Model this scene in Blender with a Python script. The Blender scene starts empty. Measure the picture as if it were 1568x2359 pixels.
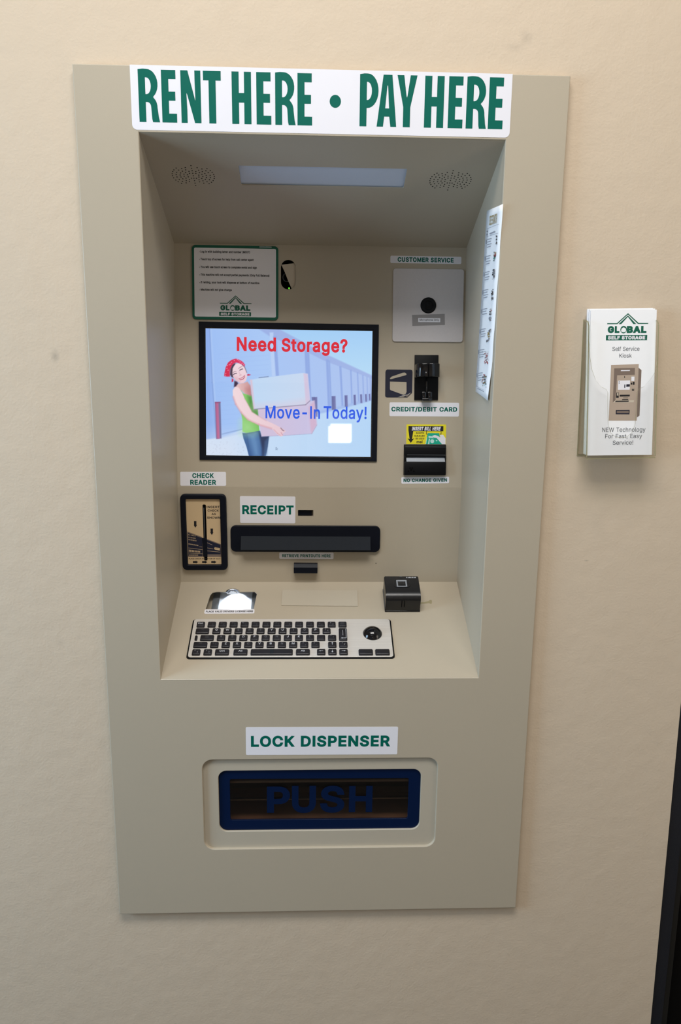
import bpy, bmesh, math, random
import numpy as np
from mathutils import Matrix, Vector
from mathutils.geometry import delaunay_2d_cdt
random.seed(7)
C = bpy.context.scene.collection
D = bpy.data
PI = math.pi
# ------------------------------------------------------------------ camera
cam_data = D.cameras.new('camera'); cam = D.objects.new('camera', cam_data); C.objects.link(cam)
cam.location = (0.33435496, -1.18060186, 0.96870479)
cam.rotation_euler = (1.36427151, -0.0105237, -0.03580747)
cam_data.sensor_fit = 'VERTICAL'; cam_data.sensor_height = 24.0; cam_data.sensor_width = 16.0
cam_data.lens = 1763.83 / 2359 * 24.0
cam_data.clip_start = 0.01
bpy.context.scene.camera = cam
vs = bpy.context.scene.view_settings
vs.view_transform = 'Standard'; vs.look = 'None'; vs.exposure = 0.0; vs.gamma = 1.0; vs.use_curve_mapping = False
# ------------------------------------------------------------------ light
world = D.worlds.new('world'); bpy.context.scene.world = world; world.use_nodes = True
world.node_tree.nodes['Background'].inputs[0].default_value = (0.9, 0.95, 1.0, 1)
world.node_tree.nodes['Background'].inputs[1].default_value = 0.15

def area(name, loc, target, sx, sy, power, col):
    l = D.lights.new(name, 'AREA'); l.shape = 'RECTANGLE'; l.size = sx; l.size_y = sy; l.energy = power; l.color = col
    o = D.objects.new(name, l); C.objects.link(o); o.location = loc
    o.rotation_euler = (Vector(target) - Vector(loc)).to_track_quat('-Z', 'Y').to_euler()
    return o
area('window_daylight', (-1.95, -0.80, 0.95), (-0.6, -0.55, 0.3), 1.0, 1.2, 52, (0.52, 0.76, 1.0))
area('right_fill', (2.15, -1.00, 0.75), (0.8, -0.6, 0.4), 0.9, 1.2, 7, (1.0, 0.92, 0.82))  # added warm fill from the right; the wall there has no doorway
area('ceiling_lamp_near', (0.28, -1.00, 2.44), (0.28, -0.96, 0.0), 1.3, 0.6, 39, (1.0, 0.97, 0.93))
area('ceiling_lamp_far', (-0.2, -2.5, 2.44), (-0.2, -2.5, 0.0), 1.2, 0.6, 3, (1.0, 0.97, 0.93))
area('storefront_daylight', (-0.5, -3.35, 0.8), (0.2, 0.0, 0.7), 2.2, 1.5, 0.6, (0.85, 0.93, 1.0))

# ------------------------------------------------------------------ letter outlines
GLYPHS = 'A479|16,0 201,509 276,509 463,0 395,0 287,302 264,372 232,478 245,478 213,371 191,302 85,0|110,142 110,199 370,199 370,142\n\
B456|60,0 60,509 241,509 289,504 329,491 359,469 381,442 394,410 398,374 395,344 387,320 356,286 315,267 315,262 339,257 363,245 385,227 402,203 414,173 418,136 413,100 400,67 377,39 344,18 301,4 247,0|125,57 245,57 296,63 330,80 349,105 355,137 352,161 342,184 327,203 306,218 279,228 248,231 125,231|125,285 238,285 288,296 308,309 323,326 333,348 336,372 330,403 313,429 283,446 240,452 125,452\n\
C510|267,-7 205,1 150,25 104,63 70,115 48,179 40,254 48,329 70,393 104,445 150,484 205,508 267,516 340,504 373,490 402,471 427,447 448,418 463,385 473,348 408,348 389,395 357,428 315,449 267,456 223,450 184,432 150,403 125,364 109,314 103,254 109,194 125,145 151,105 184,76 223,59 267,53 315,60 357,81 389,114 408,160 473,160 463,124 448,91 428,62 402,38 373,19 341,5 305,-4\n\
D502|219,0 96,0 96,57 215,57 272,63 318,81 354,110 379,149 394,198 399,255 394,312 379,361 354,399 320,428 275,446 221,452 93,452 93,509 225,509 294,501 353,478 399,441 433,391 455,329 462,255 455,181 433,119 398,68 351,31 291,8|125,509 125,0 60,0 60,509\n\
E418|60,0 60,509 372,509 372,452 125,452 125,286 355,286 355,229 125,229 125,57 375,57 375,0\n\
F410|60,0 60,509 369,509 369,452 125,452 125,278 346,278 346,221 125,221 125,0\n\
G520|269,-7 205,1 149,25 104,64 69,116 47,179 40,254 47,329 69,393 103,445 149,484 203,508 265,516 304,513 340,504 374,489 403,469 429,445 449,416 465,384 474,349 408,349 387,393 356,427 315,448 265,456 222,450 183,432 150,404 125,364 109,314 103,254 109,194 125,145 151,105 184,76 224,59 269,53 309,57 345,71 374,93 396,123 410,160 415,202 434,199 283,199 283,256 478,256 478,200 471,141 451,91 419,50 377,19 326,0\n\
H517|60,0 60,509 125,509 125,289 392,289 392,509 457,509 457,0 392,0 392,232 125,232 125,0\n\
I300|31,0 31,57 118,57 118,452 31,452 31,509 269,509 269,452 183,452 183,57 269,57 269,0\n\
J396|185,-7 124,3 75,33 44,81 33,145 33,173 98,173 98,145 104,104 122,74 149,56 185,50 220,56 248,74 266,104 272,145 272,509 336,509 336,145 326,81 294,33 246,3\n\
K466|104,145 104,216 139,261 174,303 212,344 364,509 448,509 231,276 228,276|60,0 60,509 125,509 125,334 124,225 125,193 125,0|372,0 188,259 228,309 449,0\n\
L393|60,0 60,509 125,509 125,57 361,57 361,0\n\
M628|60,0 60,509 152,509 277,187 287,159 299,123 311,84 322,49 307,49 318,83 330,121 342,158 352,187 476,509 568,509 568,0 504,0 504,291 504,327 505,369 506,413 507,457 513,457 498,409 482,363 467,322 456,291 342,0 286,0 170,291 159,321 145,361 129,408 112,457 119,457 120,416 121,372 122,328 122,291 122,0\n\
N523|60,0 60,509 136,509 343,183 363,151 388,107 414,55 405,54 401,108 399,157 399,195 399,509 463,509 463,0 387,0 202,290 177,331 148,381 108,452 119,454 122,384 124,328 125,291 125,0\n\
O533|267,-7 205,1 150,25 105,63 70,115 48,179 40,254 48,329 70,393 105,445 150,484 205,508 267,516 329,508 384,484 429,445 464,393 486,329 493,254 486,179 464,115 429,63 384,25 329,1|267,53 310,59 349,76 383,105 408,144 425,194 430,254 425,314 408,365 383,404 349,433 310,450 267,456 223,450 184,433 151,404 125,364 109,314 103,254 109,194 125,144 151,105 184,76 223,59\n\
P444|60,0 60,509 235,509 289,503 332,487 366,462 390,430 404,391 409,348 404,304 390,265 366,233 332,207 289,191 235,186 109,186 109,242 233,242 269,246 297,256 318,272 333,294 342,319 344,348 342,376 333,402 318,423 297,439 268,449 232,452 125,452 125,0\n\
Q533|245,159 313,159 369,85 384,65 468,-48 401,-48 346,27 331,46|267,-7 205,1 150,25 105,63 70,115 48,179 40,254 48,329 70,393 105,445 150,484 205,508 267,516 329,508 384,484 429,445 464,393 486,329 493,254 486,179 464,115 429,63 384,25 329,1|267,53 310,59 349,76 383,105 408,144 425,194 430,254 425,314 408,365 383,404 349,433 310,450 267,456 223,450 184,433 151,404 125,364 109,314 103,254 109,194 125,144 151,105 184,76 223,59\n\
R449|60,0 60,509 236,509 290,504 333,489 367,465 390,433 405,395 409,352 405,309 390,271 367,240 333,217 289,203 236,198 96,198 96,255 234,255 269,258 298,267 319,281 334,300 342,324 345,352 342,380 334,405 319,425 298,440 269,449 233,452 125,452 125,0|353,0 230,229 303,229 428,0\n\
S446|224,-9 172,-4 128,9 91,31 64,60 46,96 38,137 104,137 110,110 123,88 142,71 166,59 224,49 257,52 286,60 311,74 329,92 341,114 346,139 342,161 332,179 296,205 245,222 184,239 128,260 86,289 60,326 52,372 58,413 75,448 102,476 138,498 180,511 227,516 275,511 316,498 351,476 377,449 394,415 401,378 337,378 326,412 302,437 267,453 225,459 194,456 167,448 145,435 129,418 118,398 115,376 119,352 131,334 169,308 212,293 264,279 312,264 359,238 395,198 405,171 408,139 403,99 386,64 360,34 323,11 278,-4\n\
T448|32,452 32,509 417,509 417,452 257,452 257,0 193,0 193,452\n\
U517|259,-8 203,-2 154,15 114,43 85,80 66,124 60,173 60,509 124,509 124,178 128,144 141,113 160,87 187,68 220,56 259,52 298,56 331,68 357,87 377,113 389,144 393,178 393,509 457,509 457,173 451,124 433,80 403,43 363,15 315,-2\n\
V479|204,0 16,509 84,509 192,206 215,137 248,31 235,31 267,138 290,206 395,509 463,509 278,0\n\
W686|155,0 16,509 82,509 163,196 175,145 187,94 197,40 189,40 200,94 211,145 224,196 306,509 380,509 462,196 474,145 486,94 497,40 488,40 499,94 510,145 523,196 603,509 670,509 530,0 455,0 368,323 351,391 336,475 350,475 335,395 318,323 230,0\n\
X474|18,0 217,284 217,236 29,509 104,509 178,400 204,361 223,329 243,292 232,292 252,329 272,361 298,400 374,509 446,509 259,239 259,287 456,0 382,0 292,129 268,165 250,195 230,231 244,231 225,196 206,166 182,129 91,0\n\
Y472|203,0 203,208 16,509 91,509 192,344 222,292 250,230 224,230 251,293 280,344 381,509 455,509 268,208 268,0\n\
Z438|42,0 42,46 273,385 306,431 341,476 348,454 285,452 223,452 40,452 40,509 397,509 397,462 169,129 134,81 97,33 90,54 152,57 214,57 399,57 399,0\n\
a389|160,-9 126,-5 94,5 68,22 48,45 35,73 30,108 34,138 43,161 58,179 78,193 125,211 178,220 234,227 265,235 273,243 276,255 276,257 267,297 240,322 196,331 149,322 118,301 100,274 41,291 57,322 79,346 104,364 133,375 194,384 239,379 286,360 306,343 322,320 333,290 337,251 337,0 277,0 277,52 272,52 252,25 215,1|170,45 202,49 228,59 248,74 263,93 272,115 276,138 276,190 259,182 231,176 200,171 175,168 134,159 103,139 95,124 92,105 102,72 130,52\n\
b424|229,-8 198,-5 172,4 138,31 118,59 112,59 112,0 53,0 53,509 114,509 114,319 118,319 137,346 171,373 197,381 229,384 274,378 313,361 345,332 370,293 385,245 390,189 385,133 370,84 346,45 313,16 274,-2|220,47 253,51 279,66 301,88 316,117 325,151 328,189 325,227 316,261 301,290 280,311 253,325 220,330 188,325 161,312 140,291 125,263 116,229 113,189 116,150 125,115 140,86 162,65 188,51\n\
c395|207,-8 159,-2 117,16 82,46 56,85 40,133 34,187 40,243 56,291 82,330 117,360 159,378 207,384 260,377 305,356 340,322 362,277 303,262 290,289 270,311 242,325 207,330 173,325 145,310 124,287 108,258 99,224 96,187 99,151 108,117 124,89 145,66 173,51 207,46 243,52 271,66 292,89 304,117 363,102 341,56 306,21 261,-1\n\
d424|195,-8 151,-2 111,16 79,45 55,84 39,133 34,189 39,245 55,293 79,332 112,361 151,378 196,384 228,381 253,373 287,346 306,319 311,319 311,509 372,509 372,0 313,0 313,59 307,59 287,31 252,4 227,-5|205,47 236,51 263,65 284,86 299,115 309,150 312,189 309,229 300,263 284,291 263,312 237,325 205,330 172,325 145,311 124,290 108,261 99,227 96,189 99,151 109,117 124,88 145,66 172,51\n\
e404|212,-8 161,-2 117,16 82,46 56,85 40,132 34,187 39,242 55,290 81,329 115,359 157,378 205,384 266,374 294,361 319,341 341,315 357,282 368,242 371,194 371,169 75,169 75,221 338,221 310,202 307,237 298,269 283,294 263,314 237,326 205,330 173,326 146,313 125,294 109,270 99,241 96,211 96,178 100,139 110,106 128,80 151,61 179,50 212,46 254,53 285,73 306,105 365,91 353,63 335,39 311,19 283,4 249,-5\n\
f253|228,379 228,327 6,327 6,379|81,0 81,432 84,461 96,486 113,505 135,519 187,530 222,527 243,521 227,468 215,472 195,474 171,470 154,460 145,443 142,419 142,0\n\
g425|207,-151 168,-148 134,-140 82,-110 51,-69 101,-41 122,-66 154,-88 207,-97 249,-92 282,-75 304,-47 311,-6 311,68 306,68 287,41 252,16 227,8 195,5 152,10 113,27 80,53 55,90 39,136 34,191 39,246 55,293 80,332 112,361 152,378 196,384 228,382 253,373 288,346 308,319 313,319 313,379 372,379 372,-9 367,-54 350,-90 324,-117 291,-136 251,-147|205,59 237,63 264,75 285,95 300,121 309,154 312,193 309,231 300,264 285,291 264,312 237,325 205,330 172,325 145,312 124,290 109,262 99,229 96,193 99,155 109,123 124,96 145,76 172,63\n\
h410|114,227 114,0 53,0 53,509 114,509 114,287 102,287 124,332 152,362 187,379 227,384 264,380 295,369 321,349 341,321 353,285 357,240 357,0 296,0 296,235 290,275 273,304 246,323 210,329 184,326 161,317 141,303 126,283 117,257\n\
i166|53,0 53,379 114,379 114,0|84,443 67,446 54,455 44,468 41,483 44,499 54,512 67,521 84,524 100,521 114,512 123,499 126,483 123,468 114,455 100,446\n\
j166|53,379 114,379 114,-30 111,-63 102,-90 86,-113 65,-129 37,-139 4,-143 -10,-143 -10,-87 2,-87 25,-83 40,-72 50,-54 53,-29|83,443 67,446 53,455 44,468 41,483 44,499 53,512 67,521 83,524 100,521 114,512 123,499 126,483 123,468 114,455 100,446\n\
k380|110,137 110,212 121,212 284,379 360,379 184,199 177,199|53,0 53,509 114,509 114,0|294,0 148,186 191,229 372,0\n\
l189|139,-2 101,3 74,20 58,47 53,84 53,509 114,509 114,99 120,62 130,54 146,52 160,53 170,54 181,3 162,-1\n\
m609|53,0 53,379 112,379 112,295 108,295 118,323 132,346 172,376 219,386 257,380 287,361 309,331 321,295 312,295 322,321 337,343 381,375 437,386 468,383 497,372 522,354 541,328 553,296 557,255 557,0 496,0 496,254 490,289 473,313 447,326 419,330 395,328 374,320 345,290 335,247 335,0 274,0 274,260 269,288 253,311 229,326 199,330 158,320 140,307 126,289 117,266 114,238 114,0\n\
n409|114,227 114,0 53,0 53,379 112,379 112,287 102,287 124,332 152,362 187,379 227,384 264,380 295,369 321,349 341,321 353,285 357,240 357,0 296,0 296,235 290,275 273,304 246,323 210,329 184,326 161,317 141,303 126,283 117,257\n\
o415|207,-8 159,-2 117,16 82,46 56,85 40,133 34,187 40,243 56,291 82,330 117,360 159,378 207,384 256,378 299,360 333,330 359,291 376,243 381,187 376,133 359,85 333,46 299,16 256,-2|207,46 242,51 270,66 292,89 307,117 316,151 319,187 316,224 307,258 292,287 270,310 242,325 207,330 173,325 145,310 124,287 108,258 99,224 96,187 99,151 108,117 124,89 145,66 173,51\n\
p424|53,-143 53,379 112,379 112,319 118,319 137,346 171,373 197,381 229,384 274,378 313,361 345,332 370,293 385,245 390,189 385,133 370,84 346,45 313,16 274,-2 229,-8 198,-5 173,4 138,31 118,59 114,59 114,-143|220,47 253,51 279,66 301,88 316,117 325,151 328,189 325,227 316,261 301,290 280,311 253,325 220,330 188,325 161,312 140,291 125,263 116,229 113,189 116,150 125,115 140,86 162,65 188,51\n\
q424|372,-143 311,-143 311,59 306,59 287,31 252,4 227,-5 195,-8 151,-2 111,16 79,45 55,84 39,133 34,189 39,245 55,293 79,332 112,361 151,378 196,384 228,381 253,373 287,346 307,319 313,319 313,379 372,379|205,47 236,51 263,65 284,86 299,115 309,150 312,189 309,229 300,263 284,291 263,312 237,325 205,330 172,325 145,311 124,290 108,261 99,227 96,189 99,151 109,117 124,88 145,66 172,51\n\
r259|53,0 53,379 112,379 112,321 115,321 130,347 152,367 181,380 213,385 229,384 243,384 243,322 230,324 207,326 182,323 159,315 140,301 126,284 117,262 114,237 114,0\n\
s365|182,-8 145,-5 112,3 84,18 62,38 45,63 36,94 94,107 105,79 124,60 150,49 181,45 217,50 244,62 262,81 268,103 265,121 254,136 237,147 212,155 149,170 104,186 72,208 53,237 47,274 51,305 65,332 87,354 115,370 149,381 187,384 223,381 254,372 279,358 299,339 324,290 268,277 258,298 243,316 219,328 187,333 156,329 131,317 114,299 109,277 112,258 124,243 172,223 229,209 275,194 306,171 325,142 331,107 326,75 312,47 290,24 260,6 223,-5\n\
t227|204,379 204,327 6,327 6,379|65,471 126,471 126,98 128,76 136,61 150,53 170,50 185,51 202,54 213,2 192,-3 168,-4 125,2 92,21 72,52 65,93\n\
u410|182,-5 146,-1 115,11 89,31 69,59 57,95 53,139 53,379 114,379 114,144 119,105 137,75 164,56 200,50 226,53 249,62 268,77 283,97 293,122 296,153 296,379 357,379 357,0 298,0 298,92 307,92 286,47 257,17 222,0\n\
v389|163,0 17,379 84,379 165,155 187,87 206,21 184,21 203,87 224,155 305,379 371,379 226,0\n\
w567|138,0 23,379 87,379 133,214 154,137 175,41 165,41 186,135 206,214 252,379 316,379 362,214 382,136 402,41 391,41 413,135 434,214 480,379 545,379 429,0 368,0 319,172 305,225 291,280 277,338 291,338 277,280 263,225 248,172 199,0\n\
x378|21,0 171,218 171,171 29,379 100,379 147,306 179,253 207,206 175,206 202,253 233,306 282,379 352,379 209,169 209,214 358,0 287,0 231,85 200,136 173,182 205,182 178,136 148,85 91,0\n\
y389|47,-139 61,-86 71,-87 104,-89 130,-74 151,-36 163,-1 17,379 84,379 165,155 187,87 206,21 184,21 202,87 224,155 305,379 371,379 204,-58 177,-107 139,-136 91,-145 65,-143\n\
z380|42,0 42,46 254,320 254,323 48,323 48,379 333,379 333,331 126,60 126,56 339,56 339,0\n\
0453|227,-7 174,1 130,24 95,62 69,113 53,178 48,254 53,330 69,395 95,447 130,484 174,508 227,516 279,508 323,484 358,447 384,395 400,330 405,254 400,178 384,113 359,62 323,24 279,1|227,50 261,56 290,74 313,103 330,144 340,194 344,254 340,314 330,365 313,405 290,435 261,453 227,460 192,453 163,435 140,405 123,365 113,314 109,254 113,194 123,144 140,103 163,74 192,56\n\
1453|76,0 76,55 391,55 391,0|276,509 276,0 212,0 212,448 209,448 86,358 86,427 198,509\n\
2453|64,0 64,47 234,229 282,282 311,327 320,371 317,397 308,419 293,436 273,449 224,460 196,457 172,447 153,433 139,413 130,390 127,362 66,362 71,405 86,442 111,473 143,496 182,511 225,516 268,511 306,497 337,474 361,445 376,411 381,372 371,318 336,259 267,180 153,60 153,57 389,57 389,0\n\
3453|218,-7 173,-3 133,10 98,30 70,57 52,91 44,132 109,132 115,107 126,87 144,71 165,59 219,50 275,61 297,74 315,93 325,116 329,145 326,172 316,196 299,217 275,234 242,244 201,248 157,248 157,299 288,448 288,452 70,452 70,509 372,509 372,461 211,278 211,289 264,288 308,276 344,253 371,222 387,186 393,145 387,103 370,66 344,36 309,12 266,-2\n\
4453|40,105 40,158 247,509 311,509 109,166 109,163 413,163 413,105|282,0 282,121 282,146 282,318 343,318 343,0\n\
5453|221,-7 178,-2 140,11 108,32 83,60 66,93 60,130 122,130 127,108 138,89 173,60 221,50 250,53 276,64 298,82 314,104 324,131 328,162 324,193 314,221 297,244 275,262 248,273 218,277 167,268 128,246 67,253 96,509 366,509 366,452 151,452 134,301 136,301 178,325 229,334 263,330 294,321 321,306 345,285 364,260 379,231 388,199 391,163 385,117 369,76 343,41 309,15 268,-1\n\
6453|226,-7 182,-1 142,15 109,40 84,74 69,115 64,162 68,199 80,239 137,340 252,509 322,509 151,261 145,261 165,288 196,307 235,314 278,309 316,295 346,271 370,240 384,201 389,157 384,112 368,73 343,39 310,14 271,-2|226,48 254,52 279,63 299,79 314,101 324,128 327,157 324,187 314,213 299,235 279,251 254,262 226,265 198,262 174,252 153,235 138,214 128,188 125,158 128,128 138,102 153,79 174,63 198,52\n\
7453|97,0 323,448 323,452 62,452 62,509 391,509 391,449 165,0\n\
8453|226,-7 178,-2 136,11 101,33 74,62 57,96 52,135 55,166 65,195 81,220 101,241 125,256 153,265 153,267 119,282 93,308 76,342 70,380 75,417 90,450 114,477 146,498 184,511 226,516 269,511 306,498 337,477 361,450 377,417 382,380 376,342 359,308 333,282 300,267 300,265 327,256 351,241 372,220 387,195 397,166 401,135 395,96 378,62 352,33 317,11 275,-2|226,49 258,52 285,60 307,74 323,91 333,113 337,139 333,165 322,189 305,208 283,223 256,232 226,235 196,232 169,223 147,208 130,189 119,165 115,139 119,113 129,91 145,74 167,60 195,52|226,290 274,300 293,313 307,330 316,351 319,376 316,399 308,420 294,437 275,449 226,460 177,449 159,437 145,420 136,399 133,376 136,351 145,330 159,313 178,300\n\
9453|226,516 271,510 310,494 343,468 368,434 384,393 389,347 385,309 373,270 315,168 200,0 130,0 301,248 307,248 287,221 257,202 218,195 175,199 137,214 106,237 83,269 68,307 64,352 69,397 85,436 110,469 143,494 182,510|226,460 199,457 174,446 154,429 138,407 129,381 125,352 129,322 138,295 154,274 174,257 199,247 226,243 254,247 279,257 299,273 314,295 324,321 327,350 324,381 314,407 299,429 279,446 254,457\n\
/249|235,533 71,-76 14,-76 178,533\n\
-453|337,244 337,188 114,188 114,244\n\
!196|67,160 63,509 132,509 128,160|98,-4 81,-1 66,9 56,24 52,41 56,58 66,73 81,83 98,86 116,83 130,73 140,58 143,41 140,24 130,9 116,-1\n\
?358|132,152 132,159 141,230 153,252 168,269 209,298 247,334 258,357 262,384 259,406 250,425 220,452 178,462 137,453 106,425 96,404 92,378 27,378 33,418 49,452 73,479 103,499 138,511 178,516 219,511 255,498 284,478 306,451 319,418 324,382 319,344 306,311 284,284 254,261 219,235 200,205 194,158 194,152|164,-4 146,-1 131,9 121,24 118,41 121,58 131,73 146,83 164,86 181,83 196,73 206,58 209,41 206,24 196,9 181,-1\n\
,187|38,-119 68,71 137,71 84,-119\n\
.187|95,-4 78,-1 63,9 53,24 50,41 53,59 63,73 78,83 95,87 113,83 128,73 138,59 141,41 138,24 128,9 113,-1\n\
(273|89,207 101,324 132,441 177,539 236,539 191,428 161,313 151,207 160,115 188,16 236,-96 177,-96 139,-21 111,55 95,131\n\
)273|37,-96 86,18 113,116 122,207 112,313 82,428 37,539 97,539 142,441 173,323 184,207 178,130 161,53 134,-22 97,-96\n\
&447|197,-7 150,-2 110,12 78,34 54,62 39,96 34,133 37,163 47,189 85,235 140,279 216,335 237,352 255,375 262,405 258,427 245,445 226,457 201,461 168,453 145,431 137,399 145,363 169,327 204,284 438,0 364,0 171,231 121,293 87,344 78,370 75,398 79,430 91,458 109,481 134,499 165,510 200,513 235,510 266,499 290,482 308,459 320,433 324,404 315,362 291,325 256,293 154,217 110,174 100,154 97,131 100,108 109,87 124,70 143,57 166,49 193,46 223,50 251,59 301,95 321,121 336,151 346,186 349,224 408,224 405,180 397,144 371,92 345,62 333,47 305,23 271,7 234,-3\n\
$446|202,-74 202,583 244,583 244,-74|224,-9 172,-4 128,9 91,31 64,60 46,96 38,137 104,137 110,110 123,88 142,71 166,59 224,49 257,52 286,60 311,74 329,92 341,114 346,139 342,161 332,179 296,205 245,222 184,239 128,260 86,289 60,326 52,372 58,413 75,448 102,476 138,498 180,511 227,516 275,511 316,498 351,476 377,449 394,415 401,378 337,378 326,412 302,437 267,453 225,459 194,456 167,448 145,435 129,418 118,398 115,376 119,352 131,334 169,308 212,293 264,279 312,264 359,238 395,198 405,171 408,139 403,99 386,64 360,34 323,11 278,-4\n\
%676|175,283 146,286 121,297 101,314 86,335 78,360 75,388 75,412 78,440 87,464 101,486 121,503 146,513 175,517 206,513 230,503 250,486 264,464 273,440 276,412 276,388 273,360 264,335 250,314 230,297 205,286|175,327 198,332 212,346 221,365 223,388 223,412 213,454 198,468 175,473 153,468 138,454 130,435 127,412 127,388 130,365 138,346 153,332|501,-10 471,-6 446,5 426,21 412,43 403,68 400,95 400,120 403,147 412,172 427,194 447,210 471,221 501,225 531,221 556,210 576,194 590,172 598,147 601,120 601,95 598,68 589,43 575,21 555,5 531,-6|501,35 523,39 538,53 546,73 549,95 549,120 538,162 524,176 501,180 479,176 464,162 456,142 453,120 453,95 455,73 464,53 479,39|132,0 482,509 540,509 191,0\n\
^326|154,464 172,464 172,439 154,439|27,278 129,493 197,493 300,278 240,278 161,449 166,449 88,278\n\
*453|201,223 206,331 114,272 89,315 186,365 89,415 114,459 206,400 201,509 250,509 246,400 337,459 362,415 266,365 362,315 337,272 246,331 250,223\n\
@676|355,-135 284,-130 221,-114 167,-88 122,-53 87,-8 61,46 45,109 40,179 46,248 61,309 87,363 123,408 167,444 220,470 281,486 349,492 415,486 472,469 522,442 562,407 594,366 617,319 631,268 635,215 631,142 615,76 599,49 579,28 551,15 517,11 476,17 441,36 429,50 423,68 420,68 408,48 388,30 361,17 326,13 285,18 251,35 224,62 204,96 192,137 188,182 193,226 207,265 228,297 257,322 291,338 330,343 360,340 385,331 416,306 419,306 419,335 474,335 474,110 476,91 485,74 499,63 518,59 540,63 557,76 568,97 576,127 581,215 577,259 567,301 548,339 523,373 490,402 450,424 402,438 347,442 292,438 242,424 199,402 164,372 135,334 115,289 102,236 98,178 102,119 115,66 135,21 165,-17 201,-46 246,-68 298,-81 357,-85 412,-80 458,-69 489,-59 504,-107 464,-120 411,-131|329,65 359,68 382,78 400,95 412,118 422,185 419,221 411,249 399,269 381,282 331,292 305,288 283,277 265,260 252,239 242,185 251,125 262,101 279,81 301,69\n\
#440|242,0 326,509 377,509 294,0|10,140 19,192 400,192 391,140|64,0 147,509 198,509 115,0|40,316 49,368 429,368 421,316\n\
_319|319,0 319,-56 0,-56 0,0\n\
+453|198,34 198,364 255,364 255,34|61,172 61,226 391,226 391,172\n\
=453|72,245 72,301 381,301 381,245|72,97 72,153 381,153 381,97\n\
<453|65,178 65,220 388,383 388,316 142,200 144,204 144,194 142,198 388,81 388,15\n\
>453|387,178 65,15 65,81 310,198 308,194 308,204 310,200 65,316 65,383 387,220\n\
:187|95,-4 78,-1 63,9 53,24 50,41 53,59 63,73 78,83 95,87 113,83 128,73 138,59 141,41 138,24 128,9 113,-1|95,271 78,274 63,284 53,299 50,316 53,334 63,349 78,359 95,362 113,359 128,349 138,334 141,316 138,299 128,284 113,274\n\
;187|38,-119 68,71 137,71 84,-119|103,271 86,274 71,284 61,299 58,316 61,334 71,349 86,359 103,362 121,359 136,349 146,334 149,316 146,299 136,284 121,274\n\
"321|78,318 70,509 136,509 128,318|193,318 185,509 250,509 243,318\n\
\'206|78,318 70,509 136,509 128,318\n\
[273|101,-96 101,539 236,539 236,487 160,487 160,-44 236,-44 236,-96\n\
]273|37,-96 37,-44 113,-44 113,487 37,487 37,539 172,539 172,-96\n\
{273|30,219 30,252 65,257 88,270 100,293 104,327 104,406 111,466 133,507 151,521 174,531 236,539 236,488 200,483 177,468 165,442 161,405 161,307 156,271 136,244 96,226|236,-96 174,-88 151,-78 133,-64 111,-23 104,38 104,116 100,151 88,174 65,187 30,191 30,224 96,218 136,199 156,171 161,136 161,39 165,1 177,-25 200,-40 236,-45|30,191 30,253 90,253 90,191\n\
}273|243,219 177,226 137,244 118,271 112,307 112,405 108,442 96,468 74,483 37,488 37,539 99,531 122,521 139,507 162,466 169,406 169,327 173,293 185,270 208,257 243,252|37,-96 37,-45 74,-40 96,-25 108,1 112,39 112,136 118,171 137,199 177,218 243,224 243,191 208,187 185,173 173,150 169,116 169,38 162,-23 139,-64 122,-78 99,-88|243,191 182,191 182,253 243,252\n\
|229|141,673 141,-164 88,-164 88,673\n\
\\249|178,-76 14,533 71,533 235,-76\n\
~453|52,150 55,188 66,218 82,240 103,255 151,266 197,256 246,221 275,198 299,192 318,196 332,207 341,226 344,253 400,253 397,215 386,185 370,163 349,148 301,137 254,148 207,182 177,204 154,210 136,207 121,196 111,178 108,150\n\
`219|114,429 48,529 116,529 164,429'
GL = {}
for ln in GLYPHS.split('\n'):
    head, *rest = ln[1:].split('|') if ln[0] != '|' else ln[1:].split('|')
    GL[ln[0]] = (int(head), [[tuple(map(int, p.split(','))) for p in q.split(' ')] for q in rest])
GL['I'] = (185, [[(60, 0), (125, 0), (125, 509), (60, 509)]])
# ------------------------------------------------------------------ helpers
def lin(c):
    c = c / 255.0
    return c / 12.92 if c <= 0.04045 else ((c + 0.055) / 1.055) ** 2.4
def L3(c): return (lin(c[0]), lin(c[1]), lin(c[2]), 1.0)

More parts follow.
